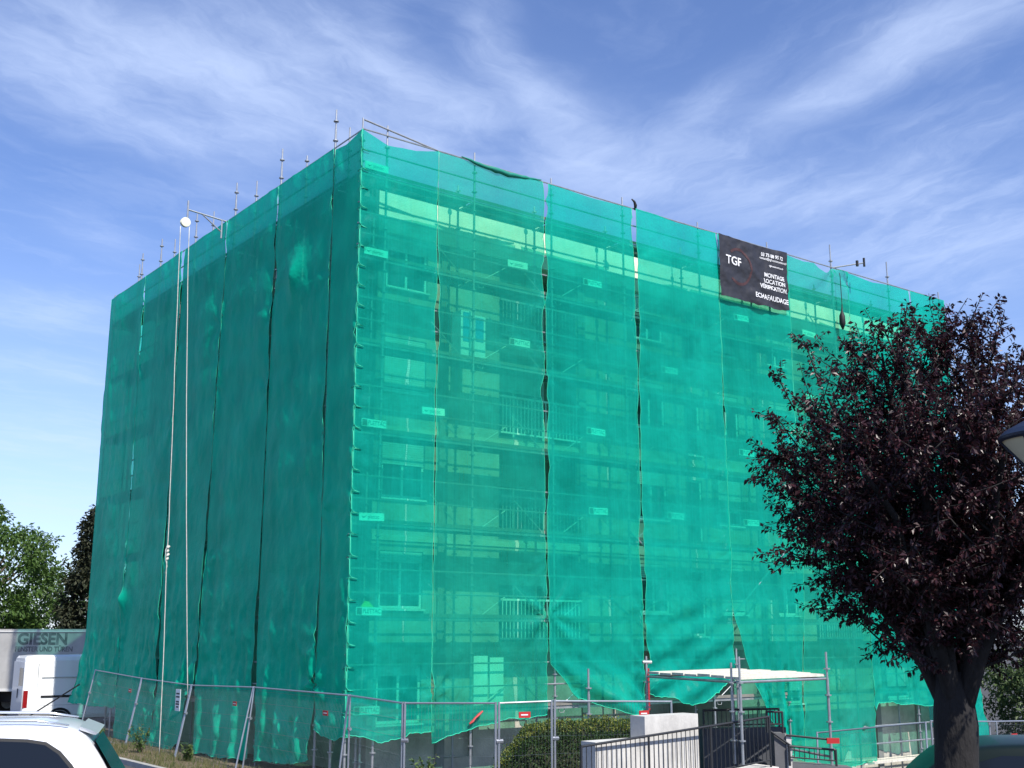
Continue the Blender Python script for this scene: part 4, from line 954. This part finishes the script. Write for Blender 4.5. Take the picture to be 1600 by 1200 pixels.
# white suv, rear at +x
H=1.66
prof=[(-2.25,.75,.55,.66,.80),(-2.1,.92,.7,.80,.93),(-1.3,1.02,.8,.93,1.0),(-.95,1.10,.8,.95,1.0),(-.3,1.56,.78,.97,1.0),(.2,H-.02,.78,.98,1.0),(.9,H,.77,.99,1.0),(1.5,H-.015,.76,1.0,.995),(1.74,H-.06,.73,1.0,.985),(1.92,1.38,.74,1.0,.97),(2.10,1.06,.80,1.0,.95),(2.17,.85,.82,.83,.93),(2.2,.55,.80,.5,.90)]
c1=car('white estate car with roof rails and dark rear windows, cut by the lower left edge',(-6.16,12.21,gz(-5.0,12.6)+.05),R(16),silver,prof,None)
M_tint=mat('tinted_glass',(.010,.014,.022),.08,0,spec=.16)
for sd_ in (-1,1):
    car_side(c1,[(.98,1.02),(1.80,1.02),(1.76,1.10),(1.66,1.24),(1.55,1.36),(1.42,1.445),(1.25,1.475),(.98,1.49)],.915,.33,1.0,'side_window',M_tint,side=sd_)
    car_side(c1,[(-.1,1.02),(.86,1.02),(.86,1.49),(.2,1.49),(-.02,1.44)],.915,.33,1.0,'side_window',M_tint,side=sd_)
    car_side(c1,[(-.98,1.02),(-.18,1.02),(-.10,1.43),(-.32,1.38),(-.7,1.16)],.915,.33,1.0,'side_window',M_tint,side=sd_)
    car_side(c1,[(.945,.985),(1.86,.985),(1.80,1.11),(1.69,1.26),(1.57,1.385),(1.43,1.472),(1.25,1.503),(.945,1.52)],.912,.33,1.0,'window_seal',M_blackm,th=.008,side=sd_)
    m=MB(); m.smooth=True; m.path([(-.5,sd_*.66,1.62),(-.3,sd_*.66,1.665),(.6,sd_*.66,1.685),(1.30,sd_*.655,1.67),(1.62,sd_*.65,1.62)],[.010,.015,.015,.015,.010],8); m.build('roof_rail',mat('rail_alu',(.7,.72,.74),.25,.8) if sd_<0 else bpy.data.materials['rail_alu'],c1)
    MB().box(.90,.912,sd_*.90-.01,sd_*.90+.01,.45,1.0).build('door_seam',M_blackm,c1)
    MB().box(2.02,2.20,sd_*.70-.12,sd_*.70+.12,.78,.98).build('tail_lamp',bpy.data.materials['tail_lamp_red'],c1)
m=MB(); m.quad((1.88,-.66,1.47),(1.88,.66,1.47),(2.15,.72,1.05),(2.15,-.72,1.05)); m.build('rear_window',M_tint,c1)
m=MB(); m.v+=[(1.72,-.63,1.605),(1.90,-.60,1.535),(1.90,.60,1.535),(1.72,.63,1.605),(1.72,-.62,1.57),(1.87,-.58,1.515),(1.87,.58,1.515),(1.72,.62,1.57)]; m.f+=[(0,1,2,3),(4,7,6,5),(0,4,5,1),(1,5,6,2),(2,6,7,3),(3,7,4,0)]; m.build('spoiler',silver,c1)
MB().quad((-.33,-.66,1.53),(-.33,.66,1.53),(-.97,.72,1.12),(-.97,-.72,1.12)).build('windscreen',M_tint,c1)
wheels(c1,(-1.45,1.35),1.82)
# dark hatchback at right, turned
H2=1.47
prof2=[(-2.05,.5,.78,.45,.88),(-2.02,.82,.80,.80,.92),(-1.95,1.02,.80,.92,.95),(-1.62,1.34,.74,.93,.98),(-1.35,H2-.03,.73,.93,1.0),(-.7,H2,.74,.92,1.0),(.0,H2-.01,.74,.91,1.0),(.4,H2-.07,.73,.90,1.0),(.9,1.16,.78,.89,1.0),(1.2,.97,.82,.88,.98),(1.9,.86,.80,.80,.92),(2.1,.7,.70,.60,.82)]
darkp=mat('black_green_paint',(.006,.013,.015),.4,spec=.08,coat=.06)
c2=car('dark hatchback with tinted windows behind the plum trunk, cut by the lower right edge',(6.05,12.45,gz(5.5,12.8)+.06),R(-14),darkp,prof2,None,Wd=1.76)
for sd_ in (-1,1):
    car_side(c2,[(-1.45,.97),(-.72,.97),(-.72,1.345),(-1.05,1.345),(-1.28,1.28),(-1.42,1.15)],.885,.34,.93,'side_window',M_tint,side=sd_)
    car_side(c2,[(-.62,.97),(.72,.96),(.35,1.27),(.1,1.34),(-.62,1.35)],.885,.34,.93,'side_window',M_tint,side=sd_)
    car_side(c2,[(-.69,.97),(-.66,.97),(-.66,1.34),(-.69,1.34)],.892,.34,.93,'chrome_strip',bpy.data.materials['rail_alu'],side=sd_)
MB().quad((-1.60,-.56,1.325),(-1.60,.56,1.325),(-1.905,.60,1.03),(-1.905,-.60,1.03)).build('rear_window',M_tint,c2)
MB().quad((.45,-.62,1.40),(.45,.62,1.40),(1.12,.66,1.03),(1.12,-.66,1.03)).build('windscreen',M_tint,c2)
wheels(c2,(-1.3,1.25),1.76,.31)

# ------------------------------------------------------------------ street lamp
lp=thing('street_lamp','street lamp with a shallow dark hat over a pale cone, cut by the right edge','street lamp',(3.80,8.0,gz(3.8,8)))
zb=4.36-gz(3.8,8)
m=MB(); m.lathe([(.365,0),(.37,.02),(.33,.06),(.2,.13),(.05,.17),(.0,.175)],36,(0,0,zb)); m.lathe([(.37,.0),(.35,-.012),(.345,.0)],36,(0,0,zb)); m.build('hat',mat('dark_blue_paint',(.012,.02,.045),.4),lp)
m=MB(); m.smooth=True; m.lathe([(.345,-.002),(.10,-.30),(.09,-.32)],36,(0,0,zb)); m.build('diffuser',mat('cream_diffuser',(.62,.58,.42),.4,0,.15,5),lp)
m=MB()
for k in range(6):
    a=2*math.pi*k/6+.55; m.tube((.35*math.cos(a),.35*math.sin(a),zb-.002),(.10*math.cos(a),.10*math.sin(a),zb-.31),.011,6)
m.build('rib',bpy.data.materials['dark_blue_paint'],lp)
m=MB(); m.tube((0,0,0),(0,0,zb-.30),.055,14,.04); m.lathe([(.10,-.33),(.07,-.40),(.045,-.42)],20,(0,0,zb)); m.build('post',bpy.data.materials['dark_blue_paint'],lp)
